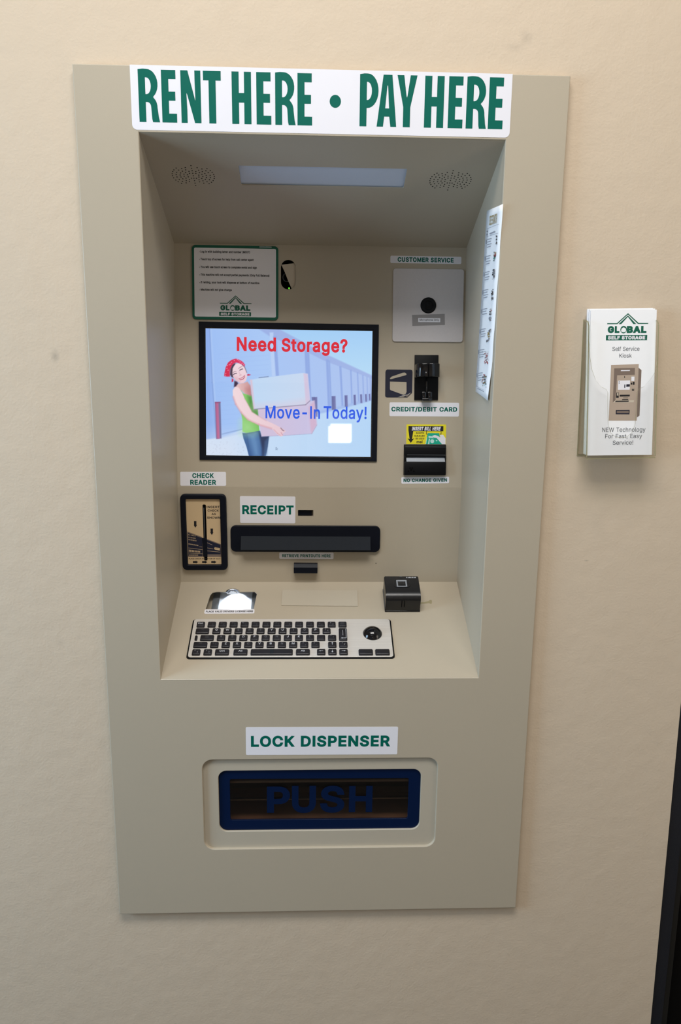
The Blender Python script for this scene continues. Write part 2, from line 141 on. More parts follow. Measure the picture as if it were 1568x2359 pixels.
def mat(name, col, rough=0.5, metal=0.0, spec=0.5, noise=0.0, nscale=40.0, bump=0.0, bscale=300.0, coat=0.0, emit=None, estr=0.0, stretch=None, bump2=None):
    m = D.materials.new(name); m.use_nodes = True
    nt = m.node_tree; b = nt.nodes['Principled BSDF']
    b.inputs['Base Color'].default_value = L3(col)
    b.inputs['Roughness'].default_value = rough; b.inputs['Metallic'].default_value = metal
    b.inputs['Specular IOR Level'].default_value = spec
    if coat: b.inputs['Coat Weight'].default_value = coat; b.inputs['Coat Roughness'].default_value = 0.05
    if emit: b.inputs['Emission Color'].default_value = L3(emit); b.inputs['Emission Strength'].default_value = estr
    tc = nt.nodes.new('ShaderNodeTexCoord'); src = tc.outputs['Object']
    if stretch:
        mp = nt.nodes.new('ShaderNodeMapping'); mp.inputs['Scale'].default_value = stretch
        nt.links.new(src, mp.inputs['Vector']); src = mp.outputs['Vector']
    n1 = nt.nodes.new('ShaderNodeTexNoise'); n1.inputs['Scale'].default_value = nscale; n1.inputs['Detail'].default_value = 4
    nt.links.new(src, n1.inputs['Vector'])
    mx = nt.nodes.new('ShaderNodeMix'); mx.data_type = 'RGBA'
    k = 1.0 - noise
    mx.inputs[6].default_value = (lin(col[0])*k, lin(col[1])*k, lin(col[2])*k, 1)
    k = 1.0 + noise
    mx.inputs[7].default_value = (min(1, lin(col[0])*k), min(1, lin(col[1])*k), min(1, lin(col[2])*k), 1)
    nt.links.new(n1.outputs['Fac'], mx.inputs[0]); nt.links.new(mx.outputs[2], b.inputs['Base Color'])
    if bump:
        n2 = nt.nodes.new('ShaderNodeTexNoise'); n2.inputs['Scale'].default_value = bscale; n2.inputs['Detail'].default_value = 3
        nt.links.new(src, n2.inputs['Vector'])
        bp = nt.nodes.new('ShaderNodeBump'); bp.inputs['Strength'].default_value = bump; bp.inputs['Distance'].default_value = 0.001
        nt.links.new(n2.outputs['Fac'], bp.inputs['Height'])
        if bump2:
            n3 = nt.nodes.new('ShaderNodeTexNoise'); n3.inputs['Scale'].default_value = bump2[1]; n3.inputs['Detail'].default_value = 2
            nt.links.new(src, n3.inputs['Vector'])
            b2 = nt.nodes.new('ShaderNodeBump'); b2.inputs['Strength'].default_value = bump2[0]; b2.inputs['Distance'].default_value = 0.004
            nt.links.new(n3.outputs['Fac'], b2.inputs['Height']); nt.links.new(b2.outputs['Normal'], bp.inputs['Normal'])
        nt.links.new(bp.outputs['Normal'], b.inputs['Normal'])
    return m

M = {}
M['wall'] = mat('wall_paint', (207, 190, 168), 0.7, spec=0.3, noise=0.025, nscale=3, bump=0.35, bscale=260, bump2=(0.25, 28))
M['paint'] = mat('kiosk_powder_coat', (180, 169, 150), 0.40, spec=0.45, noise=0.02, nscale=6, bump=0.10, bscale=900)
M['paint_light'] = mat('kiosk_inset_paint', (184, 175, 158), 0.40, spec=0.45, noise=0.02, nscale=6, bump=0.08, bscale=900)
M['white'] = mat('sticker_vinyl', (232, 231, 238), 0.32, spec=0.5, noise=0.008, nscale=60)
M['paper'] = mat('paper', (242, 243, 246), 0.6, spec=0.3, noise=0.01, nscale=80)
M['green'] = mat('green_print', (0, 98, 84), 0.4, spec=0.2, noise=0.02, nscale=200)
M['logo_green'] = mat('logo_print', (24, 96, 76), 0.4, spec=0.25, noise=0.02, nscale=200)
M['black'] = mat('black_plastic', (10, 11, 14), 0.45, spec=0.18, noise=0.08, nscale=120, bump=0.08, bscale=1500)
M['black_gloss'] = mat('glossy_black_plastic', (10, 11, 16), 0.10, spec=0.6, noise=0.05, nscale=40)
M['navy'] = mat('navy_black_plastic', (12, 16, 27), 0.45, spec=0.18, noise=0.05, nscale=120, bump=0.06, bscale=1500)
M['navy_print'] = mat('navy_print', (24, 28, 50), 0.35, noise=0.04, nscale=100)
M['blue'] = mat('push_blue', (3, 23, 58), 0.30, spec=0.3, noise=0.05, nscale=60)
M['steel'] = mat('brushed_aluminium', (228, 223, 216), 0.44, metal=0.55, noise=0.10, nscale=60, stretch=(0.15, 6, 1))
M['greyplate'] = mat('satin_aluminium_plate', (204, 199, 200), 0.5, metal=0.2, noise=0.04, nscale=300)
M['chrome'] = mat('polished_metal', (200, 205, 215), 0.12, metal=1.0, noise=0.03, nscale=30)
M['grey'] = mat('grey_plastic', (88, 92, 96), 0.55, noise=0.05, nscale=300, bump=0.1, bscale=1200)
M['darkgrey'] = mat('dark_grey_plastic', (34, 38, 44), 0.7, spec=0.12, noise=0.08, nscale=500, bump=0.15, bscale=1500)
M['midgrey'] = mat('metal_tray', (160, 165, 172), 0.45, metal=0.5, noise=0.08, nscale=300)
M['void'] = mat('dark_interior', (10, 9, 9), 0.9, spec=0.1, noise=0.1)
M['tan'] = mat('tan_label', (204, 178, 140), 0.5, noise=0.015, nscale=100)
M['ink'] = mat('black_print', (14, 12, 20), 0.5, noise=0.05, nscale=100)
M['legend'] = mat('key_legend', (190, 193, 200), 0.5, noise=0.02)
M['legend_worn'] = mat('key_legend_worn', (92, 94, 100), 0.5, noise=0.02)
M['yellow'] = mat('yellow_label', (232, 218, 40), 0.4, noise=0.015, nscale=100)
M['teal'] = mat('teal_print', (0, 170, 140), 0.4, noise=0.02)
M['teal_light'] = mat('pale_teal_print', (190, 225, 220), 0.4, noise=0.02)
M['red_print'] = mat('red_print', (170, 50, 60), 0.5, noise=0.05)
M['grey_print'] = mat('grey_print', (158, 163, 174), 0.5, noise=0.05)
M['darkgrey_print'] = mat('dark_grey_print', (62, 68, 78), 0.5, noise=0.05)
M['gold_print'] = mat('gold_print', (150, 130, 70), 0.5, noise=0.05)
M['brown_print'] = mat('taupe_print', (176, 158, 142), 0.5, noise=0.02)
M['brown_dark_print'] = mat('dark_taupe_print', (120, 104, 94), 0.5, noise=0.02)
M['diffuser'] = mat('frosted_diffuser', (198, 207, 224), 0.35, spec=0.5, noise=0.01, nscale=50)
M['tape'] = mat('matte_tape', (146, 142, 142), 0.55, noise=0.01)
M['edge'] = mat('polished_acrylic_edge', (150, 144, 112), 0.2)
M['door'] = mat('dark_door_paint', (26, 27, 33), 0.55, spec=0.4, noise=0.1, nscale=30, bump=0.3, bscale=500)
M['door_stop'] = mat('dark_door_stop', (30, 29, 27), 0.5, spec=0.4, noise=0.1, nscale=30)
M['floor'] = mat('grey_carpet', (62, 60, 58), 0.9, noise=0.2, nscale=200, bump=0.5, bscale=600)
M['ceiling'] = mat('ceiling_tile', (225, 222, 214), 0.8, noise=0.03, nscale=80, bump=0.3, bscale=200)
M['card'] = mat('cream_tone', (196, 184, 166), 0.45, noise=0.01, nscale=30)
M['stain'] = mat('dried_glue', (152, 143, 112), 0.35, noise=0.06, nscale=200)
M['led'] = mat('green_led', (20, 120, 20), 0.3, emit=(110, 230, 60), estr=1.2)
M['bin'] = mat('brown_metal_chute', (118, 92, 76), 0.45, noise=0.15, nscale=20)
M['bin_grey'] = mat('grey_metal_chute', (84, 73, 63), 0.5, metal=0.1, noise=0.15, nscale=20)
M['scan'] = mat('white_platen', (225, 235, 250), 0.5, noise=0.01)

def smudges(m, spots):
    """rubbed grey marks on the wall at fixed places"""
    nt = m.node_tree; b = nt.nodes['Principled BSDF']; src = b.inputs['Base Color'].links[0].from_socket
    tc = nt.nodes.new('ShaderNodeTexCoord'); nz = nt.nodes.new('ShaderNodeTexNoise'); nz.inputs['Scale'].default_value = 60; nt.links.new(tc.outputs['Object'], nz.inputs['Vector'])
    for (x, y, rx, ry, amt) in spots:
        mp = nt.nodes.new('ShaderNodeMapping'); mp.inputs['Location'].default_value = (-x/rx, -y/ry, 0); mp.inputs['Scale'].default_value = (1/rx, 1/ry, 0)
        g = nt.nodes.new('ShaderNodeTexGradient'); g.gradient_type = 'SPHERICAL'; nt.links.new(tc.outputs['Object'], mp.inputs[0]); nt.links.new(mp.outputs[0], g.inputs[0])
        mu = nt.nodes.new('ShaderNodeMath'); mu.operation = 'MULTIPLY'; nt.links.new(g.outputs['Fac'], mu.inputs[0]); nt.links.new(nz.outputs['Fac'], mu.inputs[1])
        m2 = nt.nodes.new('ShaderNodeMath'); m2.operation = 'MULTIPLY'; m2.inputs[1].default_value = amt; nt.links.new(mu.outputs[0], m2.inputs[0])
        mx = nt.nodes.new('ShaderNodeMix'); mx.data_type = 'RGBA'; mx.inputs[7].default_value = (0.16, 0.15, 0.13, 1)
        nt.links.new(m2.outputs[0], mx.inputs[0]); nt.links.new(src, mx.inputs[6]); src = mx.outputs[2]
    nt.links.new(src, b.inputs['Base Color'])
smudges(M['wall'], [(-0.053, 0.958, .008, .013, .7), (0.636, 1.407, .012, .012, .35), (0.62, 1.395, .02, .008, .25), (-0.075, 0.50, .006, .010, .3), (0.795, 0.70, .02, .03, .12), (0.782, 0.639, .005, .0015, .8)])

def see_through(name, tint, gloss, rough=0.04):
    m = D.materials.new(name); m.use_nodes = True; nt = m.node_tree; nt.nodes.clear()
    out = nt.nodes.new('ShaderNodeOutputMaterial'); tr = nt.nodes.new('ShaderNodeBsdfTransparent')
    gl = nt.nodes.new('ShaderNodeBsdfGlossy'); fr = nt.nodes.new('ShaderNodeFresnel'); mx = nt.nodes.new('ShaderNodeMixShader')
    tr.inputs[0].default_value = L3(tint); gl.inputs['Roughness'].default_value = rough
    gl.inputs['Color'].default_value = (gloss, gloss, gloss, 1)
    fr.inputs['IOR'].default_value = 1.45
    mn = nt.nodes.new('ShaderNodeMath'); mn.operation = 'MINIMUM'; mn.inputs[1].default_value = 0.07; nt.links.new(fr.outputs[0], mn.inputs[0])
    nt.links.new(mn.outputs[0], mx.inputs[0]); nt.links.new(tr.outputs[0], mx.inputs[1]); nt.links.new(gl.outputs[0], mx.inputs[2])
    nt.links.new(mx.outputs[0], out.inputs[0])
    return m
M['acrylic'] = see_through('clear_acrylic', (254, 254, 254), 0.9)
M['acrylic_side'] = see_through('olive_tinted_acrylic', (252, 252, 247), 0.9)
M['glass_dark'] = see_through('smoked_acrylic', (236, 230, 224), 0.9, 0.12)
M['glass'] = see_through('clear_glass', (240, 245, 250), 1.0, 0.02)

def frame(o, v):
    u = Vector((1, 0, 0)); v = Vector((0, v[0], v[1])).normalized(); n = u.cross(v)
    return Matrix(((u.x, v.x, n.x, 0), (u.y, v.y, n.y, o[0]), (u.z, v.z, n.z, o[1]), (0, 0, 0, 1)))
PH, X0, X1, Z0, Z1 = 1.35635, 0.08776, 0.61159, 0.44004, 1.26978
A = (0.26215, 1.15461); B = (0.21395, 0.72252); K = (0.21721, 0.53979)
WY = 0.011                                   # wall face; the bezel stands 8 mm proud of it
F = {'F': frame((0, 0), (0, 1)), 'W': frame((WY, 0), (0, 1)),
     'U': frame(B, (A[0]-B[0], A[1]-B[1])), 'L': frame(K, (B[0]-K[0], B[1]-K[1])),
     'S': frame((0, Z0), (K[0], K[1]-Z0)), 'C': frame(A, (-A[0], Z1-A[1])),
     'R': Matrix(((0, 0, -1, X1), (-1, 0, 0, 0), (0, 1, 0, 0), (0, 0, 0, 1)))}
def at(f, u, v, rot=0.0, w=0.0):
    return F[f] @ Matrix.Translation((u*.001, v*.001, w*.001)) @ Matrix.Rotation(math.radians(rot), 4, 'Z')

def tag(o, label=None, cat=None, group=None, kind=None):
    if label: o['label'] = label
    if cat: o['category'] = cat
    if group: o['group'] = group
    if kind: o['kind'] = kind
    return o
def thing(name, mtx, label, cat, group=None):
    o = D.objects.new(name, None); C.objects.link(o); o.empty_display_size = 0.02
    o.matrix_world = mtx; return tag(o, label, cat, group)

def curve_mesh(polys, z0, z1, bevel=0.0, res=2):
    cu = D.curves.new('t', 'CURVE'); cu.dimensions = '2D'; cu.fill_mode = 'BOTH'
    for p in polys:
        s = cu.splines.new('POLY'); s.points.add(len(p)-1)
        for i, (x, y) in enumerate(p): s.points[i].co = (x*.001, y*.001, 0, 1)
        s.use_cyclic_u = True
    t = (z1-z0)*.001
    if t > 0:
        cu.extrude = max(t/2 - bevel*.001, 0); cu.bevel_depth = bevel*.001; cu.bevel_resolution = res; cu.offset = -bevel*.001
    o = D.objects.new('t', cu); me = D.meshes.new_from_object(o)
    me.transform(Matrix.Translation((0, 0, (z0+z1)/2*.001)))
    D.objects.remove(o); D.curves.remove(cu)
    return me
def rr(w, h, r, cx=0, cy=0, n=6, corners=(1, 1, 1, 1)):
    pts = []
    for k, (sx, sy) in enumerate(((1, 1), (-1, 1), (-1, -1), (1, -1))):
        if r <= 0 or not corners[k]:
            pts.append((cx+sx*w/2, cy+sy*h/2)); continue
        for i in range(n+1):
            a = PI/2*k + PI/2*i/n
            pts.append((cx+sx*(w/2-r)+r*math.cos(a), cy+sy*(h/2-r)+r*math.sin(a)))
    return pts
def circ(r, cx=0, cy=0, n=24, sy=1.0): return [(cx+r*math.cos(2*PI*i/n), cy+sy*r*math.sin(2*PI*i/n)) for i in range(n)]
def slab(polys, z0, z1, bevel=0.0, res=2): return curve_mesh(polys if isinstance(polys[0][0], (tuple, list)) else [polys], z0, z1, bevel, res)
def flat(polys, z): return slab(polys, z, z)
def glyph(c, bold):
    adv, cs = GL[c]
    if not bold: return adv, cs
    area = lambda p: sum(p[i-1][0]*p[i][1]-p[i][0]*p[i-1][1] for i in range(len(p)))
    sg = 1 if area(max(cs, key=lambda p: abs(area(p)))) > 0 else -1
    out = []
    for p in cs:
        n = len(p); q = []
        for i in range(n):
            (ax, ay), (bx, by), (cx_, cy_) = p[i-1], p[i], p[(i+1) % n]
            l1 = math.hypot(bx-ax, by-ay) or 1; l2 = math.hypot(cx_-bx, cy_-by) or 1
            n1 = ((by-ay)/l1*sg, -(bx-ax)/l1*sg); n2 = ((cy_-by)/l2*sg, -(cx_-bx)/l2*sg)
            k = 1+n1[0]*n2[0]+n1[1]*n2[1]; k = max(k, 0.5)
            q.append((bx+(n1[0]+n2[0])/k*bold, by+(n1[1]+n2[1])/k*bold))
        out.append(q)
    return adv+bold*1.4, out
def fill_winding(polys, z):
    """triangulate overlapping outlines, keeping what the winding number says is inside"""
    vs_, es = [], []
    for q in polys:
        k = len(vs_); vs_ += [Vector(p) for p in q]; es += [(k+i, k+(i+1) % len(q)) for i in range(len(q))]
    v, e, f, *_ = delaunay_2d_cdt(vs_, es, [], 0, 1e-5)
    bbs = [(min(p[0] for p in q), max(p[0] for p in q), min(p[1] for p in q), max(p[1] for p in q), q) for q in polys]
    keep = []
    for t in f:
        x = sum(v[i].x for i in t)/3; y = sum(v[i].y for i in t)/3; wn = 0
        for x0, x1, y0, y1, q in bbs:
            if x < x0 or x > x1 or y < y0 or y > y1: continue
            for i in range(len(q)):
                (ax, ay), (bx, by) = q[i-1], q[i]
                if (ay > y) != (by > y) and x < (bx-ax)*(y-ay)/(by-ay)+ax: wn += 1 if by > ay else -1
        if wn: keep.append(tuple(t))
    me = D.meshes.new('t'); me.from_pydata([(p.x*.001, p.y*.001, z*.001) for p in v], [], keep); me.update(); return me
def text(s, w, h, cx=0, cy=0, z=0.2, bold=0.02, slant=0.0, align='CENTER', font=None):
    """lettering fitted to a box w x h centred on cx, cy"""
    x = 0; polys = []
    for c in s:
        if c == ' ': x += 250; continue
        adv, cs = glyph(c, bold*1000)
        for p in cs: polys.append([(x+px+slant*py, py) for px, py in p])
        x += adv
    xs_ = [p[0] for q in polys for p in q]; ys_ = [p[1] for q in polys for p in q]
    lo, hi, l2, h2 = min(xs_), max(xs_), min(ys_), max(ys_); sx = w/(hi-lo); sy = h/(h2-l2)
    ox = cx-w/2 if align == 'CENTER' else cx
    return fill_winding([[(ox+(px-lo)*sx, cy-h/2+(py-l2)*sy) for px, py in q] for q in polys], z)
def utext(s, cap, cx, cy, z, bold=0.0, base=False):
    """undistorted lettering of capital height cap"""
    x = 0; xs_ = []; ys_ = []
    for c in s:
        adv, cs = glyph(c, bold*1000)
        for p in cs: xs_ += [x+q[0] for q in p]; ys_ += [q[1] for q in p]
        x += adv
    k = cap/509.0; w = (max(xs_)-min(xs_))*k; h = (max(ys_)-min(ys_))*k
    yc = (max(ys_)+min(ys_))/2*k - cap/2 if base else 0
    return text(s, w, h, cx, cy+yc, z, bold)
def prism(profile, x0, x1):
    """profile (y,z) mm extruded along x from x0 to x1"""
    n = len(profile); v = [(x0*.001, y*.001, z*.001) for y, z in profile] + [(x1*.001, y*.001, z*.001) for y, z in profile]
    f = [tuple(range(n)), tuple(range(2*n-1, n-1, -1))] + [(i, (i+1) % n + 0, (i+1) % n + n, i+n) for i in range(n)]
    me = D.meshes.new('t'); me.from_pydata(v, [], f); me.update()
    bm = bmesh.new(); bm.from_mesh(me); bmesh.ops.recalc_face_normals(bm, faces=bm.faces); bm.to_mesh(me); bm.free()
    return me
def box(x0, x1, y0, y1, z0, z1, bevel=0.0, seg=2):
    bm = bmesh.new(); bmesh.ops.create_cube(bm, size=1)
    for q in bm.verts:
        q.co = Vector(((x0+x1)/2+q.co.x*(x1-x0), (y0+y1)/2+q.co.y*(y1-y0), (z0+z1)/2+q.co.z*(z1-z0))) * .001
    if bevel: bmesh.ops.bevel(bm, geom=bm.edges[:], offset=bevel*.001, segments=seg, affect='EDGES', profile=0.5)
    me = D.meshes.new('t'); bm.to_mesh(me); bm.free(); return me
def cup(w, h, d, r, z=0.0, t=1.0, floor=True):
    """open-topped pocket below plane z: walls around the outline w x h and a floor at depth d"""
    ms = [slab([rr(w+2*t, h+2*t, r+t), rr(w, h, r)], z-d, z)]
    if floor: ms.append(slab(rr(w+2*t, h+2*t, r+t), z-d-1, z-d))
    return ms
def lathe(prof, n=32, cx=0, cy=0):
    v = []; f = []
    for r, z in prof:
        for i in range(n): v.append(((cx+r*math.cos(2*PI*i/n))*.001, (cy+r*math.sin(2*PI*i/n))*.001, z*.001))
    for j in range(len(prof)-1):
        for i in range(n): f.append((j*n+i, j*n+(i+1) % n, (j+1)*n+(i+1) % n, (j+1)*n+i))
    me = D.meshes.new('t'); me.from_pydata(v, [], f); me.update()
    bm = bmesh.new(); bm.from_mesh(me); bmesh.ops.remove_doubles(bm, verts=bm.verts, dist=1e-6); bmesh.ops.recalc_face_normals(bm, faces=bm.faces); bm.to_mesh(me); bm.free()
    return me
def strip(pts, wd):
    """thin polyline as polygons of width wd"""
    out = []
    for (x0, y0), (x1, y1) in zip(pts, pts[1:]):
        l = math.hypot(x1-x0, y1-y0) or 1; nx, ny = -(y1-y0)/l*wd/2, (x1-x0)/l*wd/2
        out.append([(x0+nx, y0+ny), (x1+nx, y1+ny), (x1-nx, y1-ny), (x0-nx, y0-ny)])
    return out
def join(meshes, mats=None):
    bm = bmesh.new()
    for i, me in enumerate(meshes):
        k = len(bm.faces); bm.from_mesh(me); bm.faces.ensure_lookup_table()
        if mats:
            for fc in bm.faces[k:]: fc.material_index = mats[i]
    out = D.meshes.new('m'); bm.to_mesh(out); bm.free()
    for me in set(meshes): D.meshes.remove(me)
    return out
def obj(name, me, m, parent=None, loc=None, rotz=0, smooth=False, label=None):
    if isinstance(me, list): me = join(me)
    me.name = name
    if m is not None:
        me.materials.clear(); me.materials.append(M[m] if isinstance(m, str) else m)
    if smooth:
        me.shade_smooth()
    else:
        try: me.set_sharp_from_angle(angle=math.radians(35)); 
        except Exception: pass
    o = D.objects.new(name, me); C.objects.link(o)
    if parent: o.parent = parent
    if loc: o.location = tuple(c*.001 for c in loc)
    if rotz: o.rotation_euler.z = math.radians(rotz)
    if label: o['label'] = label
    return o
def sticker(name, f, u, v, w, h, rot, label, r=2.5, txt=(), m='white', thick=0.25, cat='sign', corners=(1, 1, 1, 1), lift=0.0):
    o = obj(name, slab(rr(w, h, r, corners=corners), lift, lift+thick), m); o.matrix_world = at(f, u, v, rot); tag(o, label, cat)
    for t in txt: obj('lettering', text(*t[0], z=lift+thick+0.12, **t[1]), t[2] if len(t) > 2 else 'green', o)
    return o

# ------------------------------------------------------------------ setting
def struct(name, me, m): 
    o = obj(name, me, m); o['kind'] = 'structure'; return o
XE0, XE1 = 965, 974           # the wall's right edge is not quite plumb
def wall_u(z): return XE0 + (372-z)*9/634
wall_out = [(-2000, -580), (wall_u(-580), -580), (wall_u(1480), 1480), (2200, 1480), (2200, 2500), (-2000, 2500)]
hole = rr(660, 1310, 0, 350, 678)
w_ = struct('wall_back', slab([wall_out, hole], -110, 0), 'wall'); w_.matrix_world = F['W']
obj('nib', slab([(2000, -580), (2200, -580), (2200, 1480), (2000, 1480)], -110, 0), 'wall', w_)
struct('floor', box(-2200, 2200, -3500, 300, -640, -580), 'floor')
struct('ceiling', box(-2200, 2200, -3500, 300, 2500, 2560), 'ceiling')
struct('wall_right', box(2200, 2260, -3500, 300, -580, 2500), 'wall')
def wall_with_opening(name, y0, y1, a, b, zlo, zhi, mk):
    me = slab([[(y0, -580), (y1, -580), (y1, 2500), (y0, 2500)], [(a, zlo), (b, zlo), (b, zhi), (a, zhi)]], 0, 60)
    o = struct(name, me, 'wall'); o.matrix_world = mk; return o
def rect4(a, b, c, d): return [(a, c), (b, c), (b, d), (a, d)]
wl = wall_with_opening('wall_left', -3500, 300, -1400, -200, 400, 1800, Matrix(((0, 0, -1, -2.0), (1, 0, 0, 0), (0, 1, 0, 0), (0, 0, 0, 1))))
wf = wall_with_opening('wall_front', -2200, 2200, -1700, 300, -100, 1600, Matrix(((1, 0, 0, 0), (0, 0, -1, -3.5), (0, 1, 0, 0), (0, 0, 0, 1))))
def window(name, mk, a, b, zlo, zhi, bars):
    o = struct(name, [slab([[(a, zlo), (b, zlo), (b, zhi), (a, zhi)], [(a+50, zlo+50), (b-50, zlo+50), (b-50, zhi-50), (a+50, zhi-50)]], 8, 52)] +
               [box(q-15, q+15, zlo+50, zhi-50, 12, 48) for q in bars], 'door'); o.matrix_world = mk
    return o
window('window_1', wl.matrix_world, -1400, -200, 400, 1800, [-800])
window('window_2', wf.matrix_world, -1700, 300, -100, 1600, [-900, -300])
M['glint'] = mat('glint_pane', (5, 5, 5), 0.3, emit=(255, 255, 255), estr=16)  # glow of an added pane, made to be mirrored in the monitor
wn = struct('glint_frame', slab([rect4(430, 610, 1180, 1340), rect4(442, 598, 1196, 1326)], -30, 0), 'door'); wn.matrix_world = wf.matrix_world  # made-up frame and pane, shaped for the bright patch on the monitor glass
obj('pane', flat([[(442, 1196), (584, 1196), (598, 1210), (598, 1326), (460, 1326), (456, 1312), (442, 1308)]], -6), 'glint', wn)

# door at the right edge of the view: frame, stop and leaf
def sl(a, b, z0, z1, w0, w1): return slab([(a(z0), z0), (b(z0), z0), (b(z1), z1), (a(z1), z1)], w0, w1)
dr = D.objects.new('door_1', None); C.objects.link(dr); dr['kind'] = 'structure'; dr.matrix_world = F['W']
cst = lambda c: (lambda z: c)
obj('door_frame', [sl(wall_u, lambda z: 994+(100-z)*.006, -580, 1480, -60, -2), sl(cst(1960), cst(2000), -580, 1480, -60, -2), box(1000, 1960, 1440, 1480, -60, -2)], 'door', dr)
obj('door_stop', [sl(lambda z: 994+(100-z)*.006, lambda z: 1008+(100-z)*.006, -580, 1440, -60, -10)], 'door_stop', dr)
obj('door_leaf', box(1008, 1960, -575, 1440, -58, -24), 'void', dr)

# ------------------------------------------------------------------ kiosk
kiosk = thing('payment_kiosk', F['F'].copy(), 'tall beige metal self service payment kiosk recessed into the wall', 'kiosk')
outer = rr(700, PH*1000, 1.5, 350, PH*500)
opening = [(X0*1e3, Z0*1e3), (X1*1e3, Z0*1e3), (X1*1e3, Z1*1e3), (X0*1e3, Z1*1e3)]
lockrec = rr(398, 169, 17, 350.4, 210.2)
obj('faceplate', slab([outer, opening, lockrec], -11, 0, 1.3, 3), 'paint', kiosk)
def kp(name, f, me, m, u=0, v=0, rot=0, label=None, parent=None, smooth=False):
    """a kiosk part whose mesh is laid out in the local frame f"""
    o = obj(name, me, m, kiosk, smooth=smooth, label=label)
    o.matrix_parent_inverse = F['F'].inverted()
    o.matrix_basis = at(f, u, v, rot)
    return o
# side panels of the recess (profile in depth/height)
prof = [(2.5, Z0*1e3-3), (K[0]*1e3+2, K[1]*1e3-3), (B[0]*1e3+2, B[1]*1e3), (A[0]*1e3+2, A[1]*1e3+2), (2.5, Z1*1e3+3)]
obj('side_panel', prism([(-y, z) for y, z in []] or [(z, -y) for y, z in prof], X0*1e3-2.0, X0*1e3-0.15), 'paint', kiosk)
obj('side_panel', prism([(z, -y) for y, z in prof], X1*1e3+0.15, X1*1e3+2.0), 'paint', kiosk)
XL, XR = X0*1e3-1, X1*1e3+1
lenU = math.hypot(A[0]-B[0], A[1]-B[1])*1e3; lenL = math.hypot(B[0]-K[0], B[1]-K[1])*1e3
lenS = math.hypot(K[0], K[1]-Z0)*1e3; lenC = math.hypot(A[0], Z1-A[1])*1e3
def rect(a, b, c, d): return [(a, c), (b, c), (b, d), (a, d)]
kp('canopy_panel', 'C', slab([rect(XL, XR, -1, lenC-1.5), rr(255.8, 47.8, 2, 349.7, 193.5)], -2, 0), 'paint')
kp('upper_panel', 'U', slab([rect(XL, XR, -1, lenU+1), rr(26.7, 52, 13.3, 290.6, 382.9, n=10)], -2, 0), 'paint')
kp('lower_panel', 'L', slab([rect(XL, XR, -1, lenL+1), rr(28.6, 12.5, 0.5, 322.6, 133.7)], -2, 0), 'paint')
notch = [(187+13*math.cos(a*PI/10), 211.5+9*math.sin(a*PI/10)) for a in range(0, 11)]
sk = 0
win_poly = [(233-0.5, 206), (228, 212)] + notch + [(158, 212), (150, 210), (146.5, 203), (142, 165), (226, 164), (229, 166)]
kp('keyboard_shelf', 'S', slab([rect(XL, XR, 1.2, lenS+1), win_poly], -1.6, 0), 'paint')
kp('shelf_front_lip', 'S', prism([(-0.4, -2.4), (1.4, -1.6), (1.4, 0.0), (0.4, 0.0), (-0.5, -0.5)], X0*1e3, X1*1e3), 'paint')
# canopy lamp and speaker holes
o = kp('light_diffuser', 'C', slab(rr(259, 51, 2, 0, 0), -5, -3), 'diffuser', 349.7, 193.5, label='frosted pale blue light diffuser, unlit')
def speaker(u, v):
    pts = [(0, y) for y in range(-24, 25, 6)]
    for k, (r, n) in enumerate(((8, 4), (13.5, 6), (19, 8), (25, 9), (31, 9))):
        for s in (-1, 1):
            for i in range(n):
                a = -1.15 + 2.3*i/(n-1) + (0.1 if k % 2 else -0.06) + random.uniform(-.03, .03)
                a *= (1.0 if r < 30 else .7)
                pts.append((s*(r*math.cos(a)+1), r*math.sin(a)*.82))
    kp('speaker_grille', 'C', slab([circ(1.1, x, y, 6) for x, y in pts], 0.0, 0.08), 'void', u, v, label='cluster of small drilled speaker holes')
speaker(150.3, 190.9); speaker(548.4, 191.3)
# webcam window
kp('camera_pocket', 'U', cup(27.5, 53, 26, 13.6, z=-1.8), 'void', 290.6, 382.9)
wc = kp('webcam', 'U', lathe([(0, -20), (0, -12), (3.4, -11.5), (4, -10), (6.5, -9.6), (7.4, -9.2), (8, -10), (8, -21)]), 'black_gloss', 288, 380, smooth=True)
obj('lens_ring', lathe([(6.8, -9.5), (7.2, -8.8), (8.2, -8.8), (8.4, -9.8)]), 'grey', wc, smooth=True)
obj('status_light', lathe([(0, -12), (1.3, -12.2), (1.4, -14)]), 'led', wc, loc=(3.5, -18.5, 0), smooth=True, label='small green status light')
kp('camera_reflection', 'U', slab([(-12.6, 17.7), (10.6, 20.8), (13.2, 14.7), (13.0, -14), (11, -20.5), (6.4, -25.0), (-.3, -10.6), (-6.2, 4.6)], -3.5, -2.6), 'card', 290.6, 382.9, label='cream sheet standing in for a bright reflection in the oval opening')  # cream shape stands in for the reflection on the webcam glass
# sensor opening above the receipt slot
kp('sensor_pocket', 'L', cup(28.6, 12.5, 9, 0.5, z=-1.8), 'paint', 322.6, 133.7)
kp('sensor_face', 'L', box(-13.6, 11.5, -5.2, 5.6, -10, -5, 0.4), 'navy', 322.6, 133.7)
kp('screw_hole', 'L', slab(circ(0.9, 0, 0, 8), 0, 0.1), 'void', 455.7, 37)
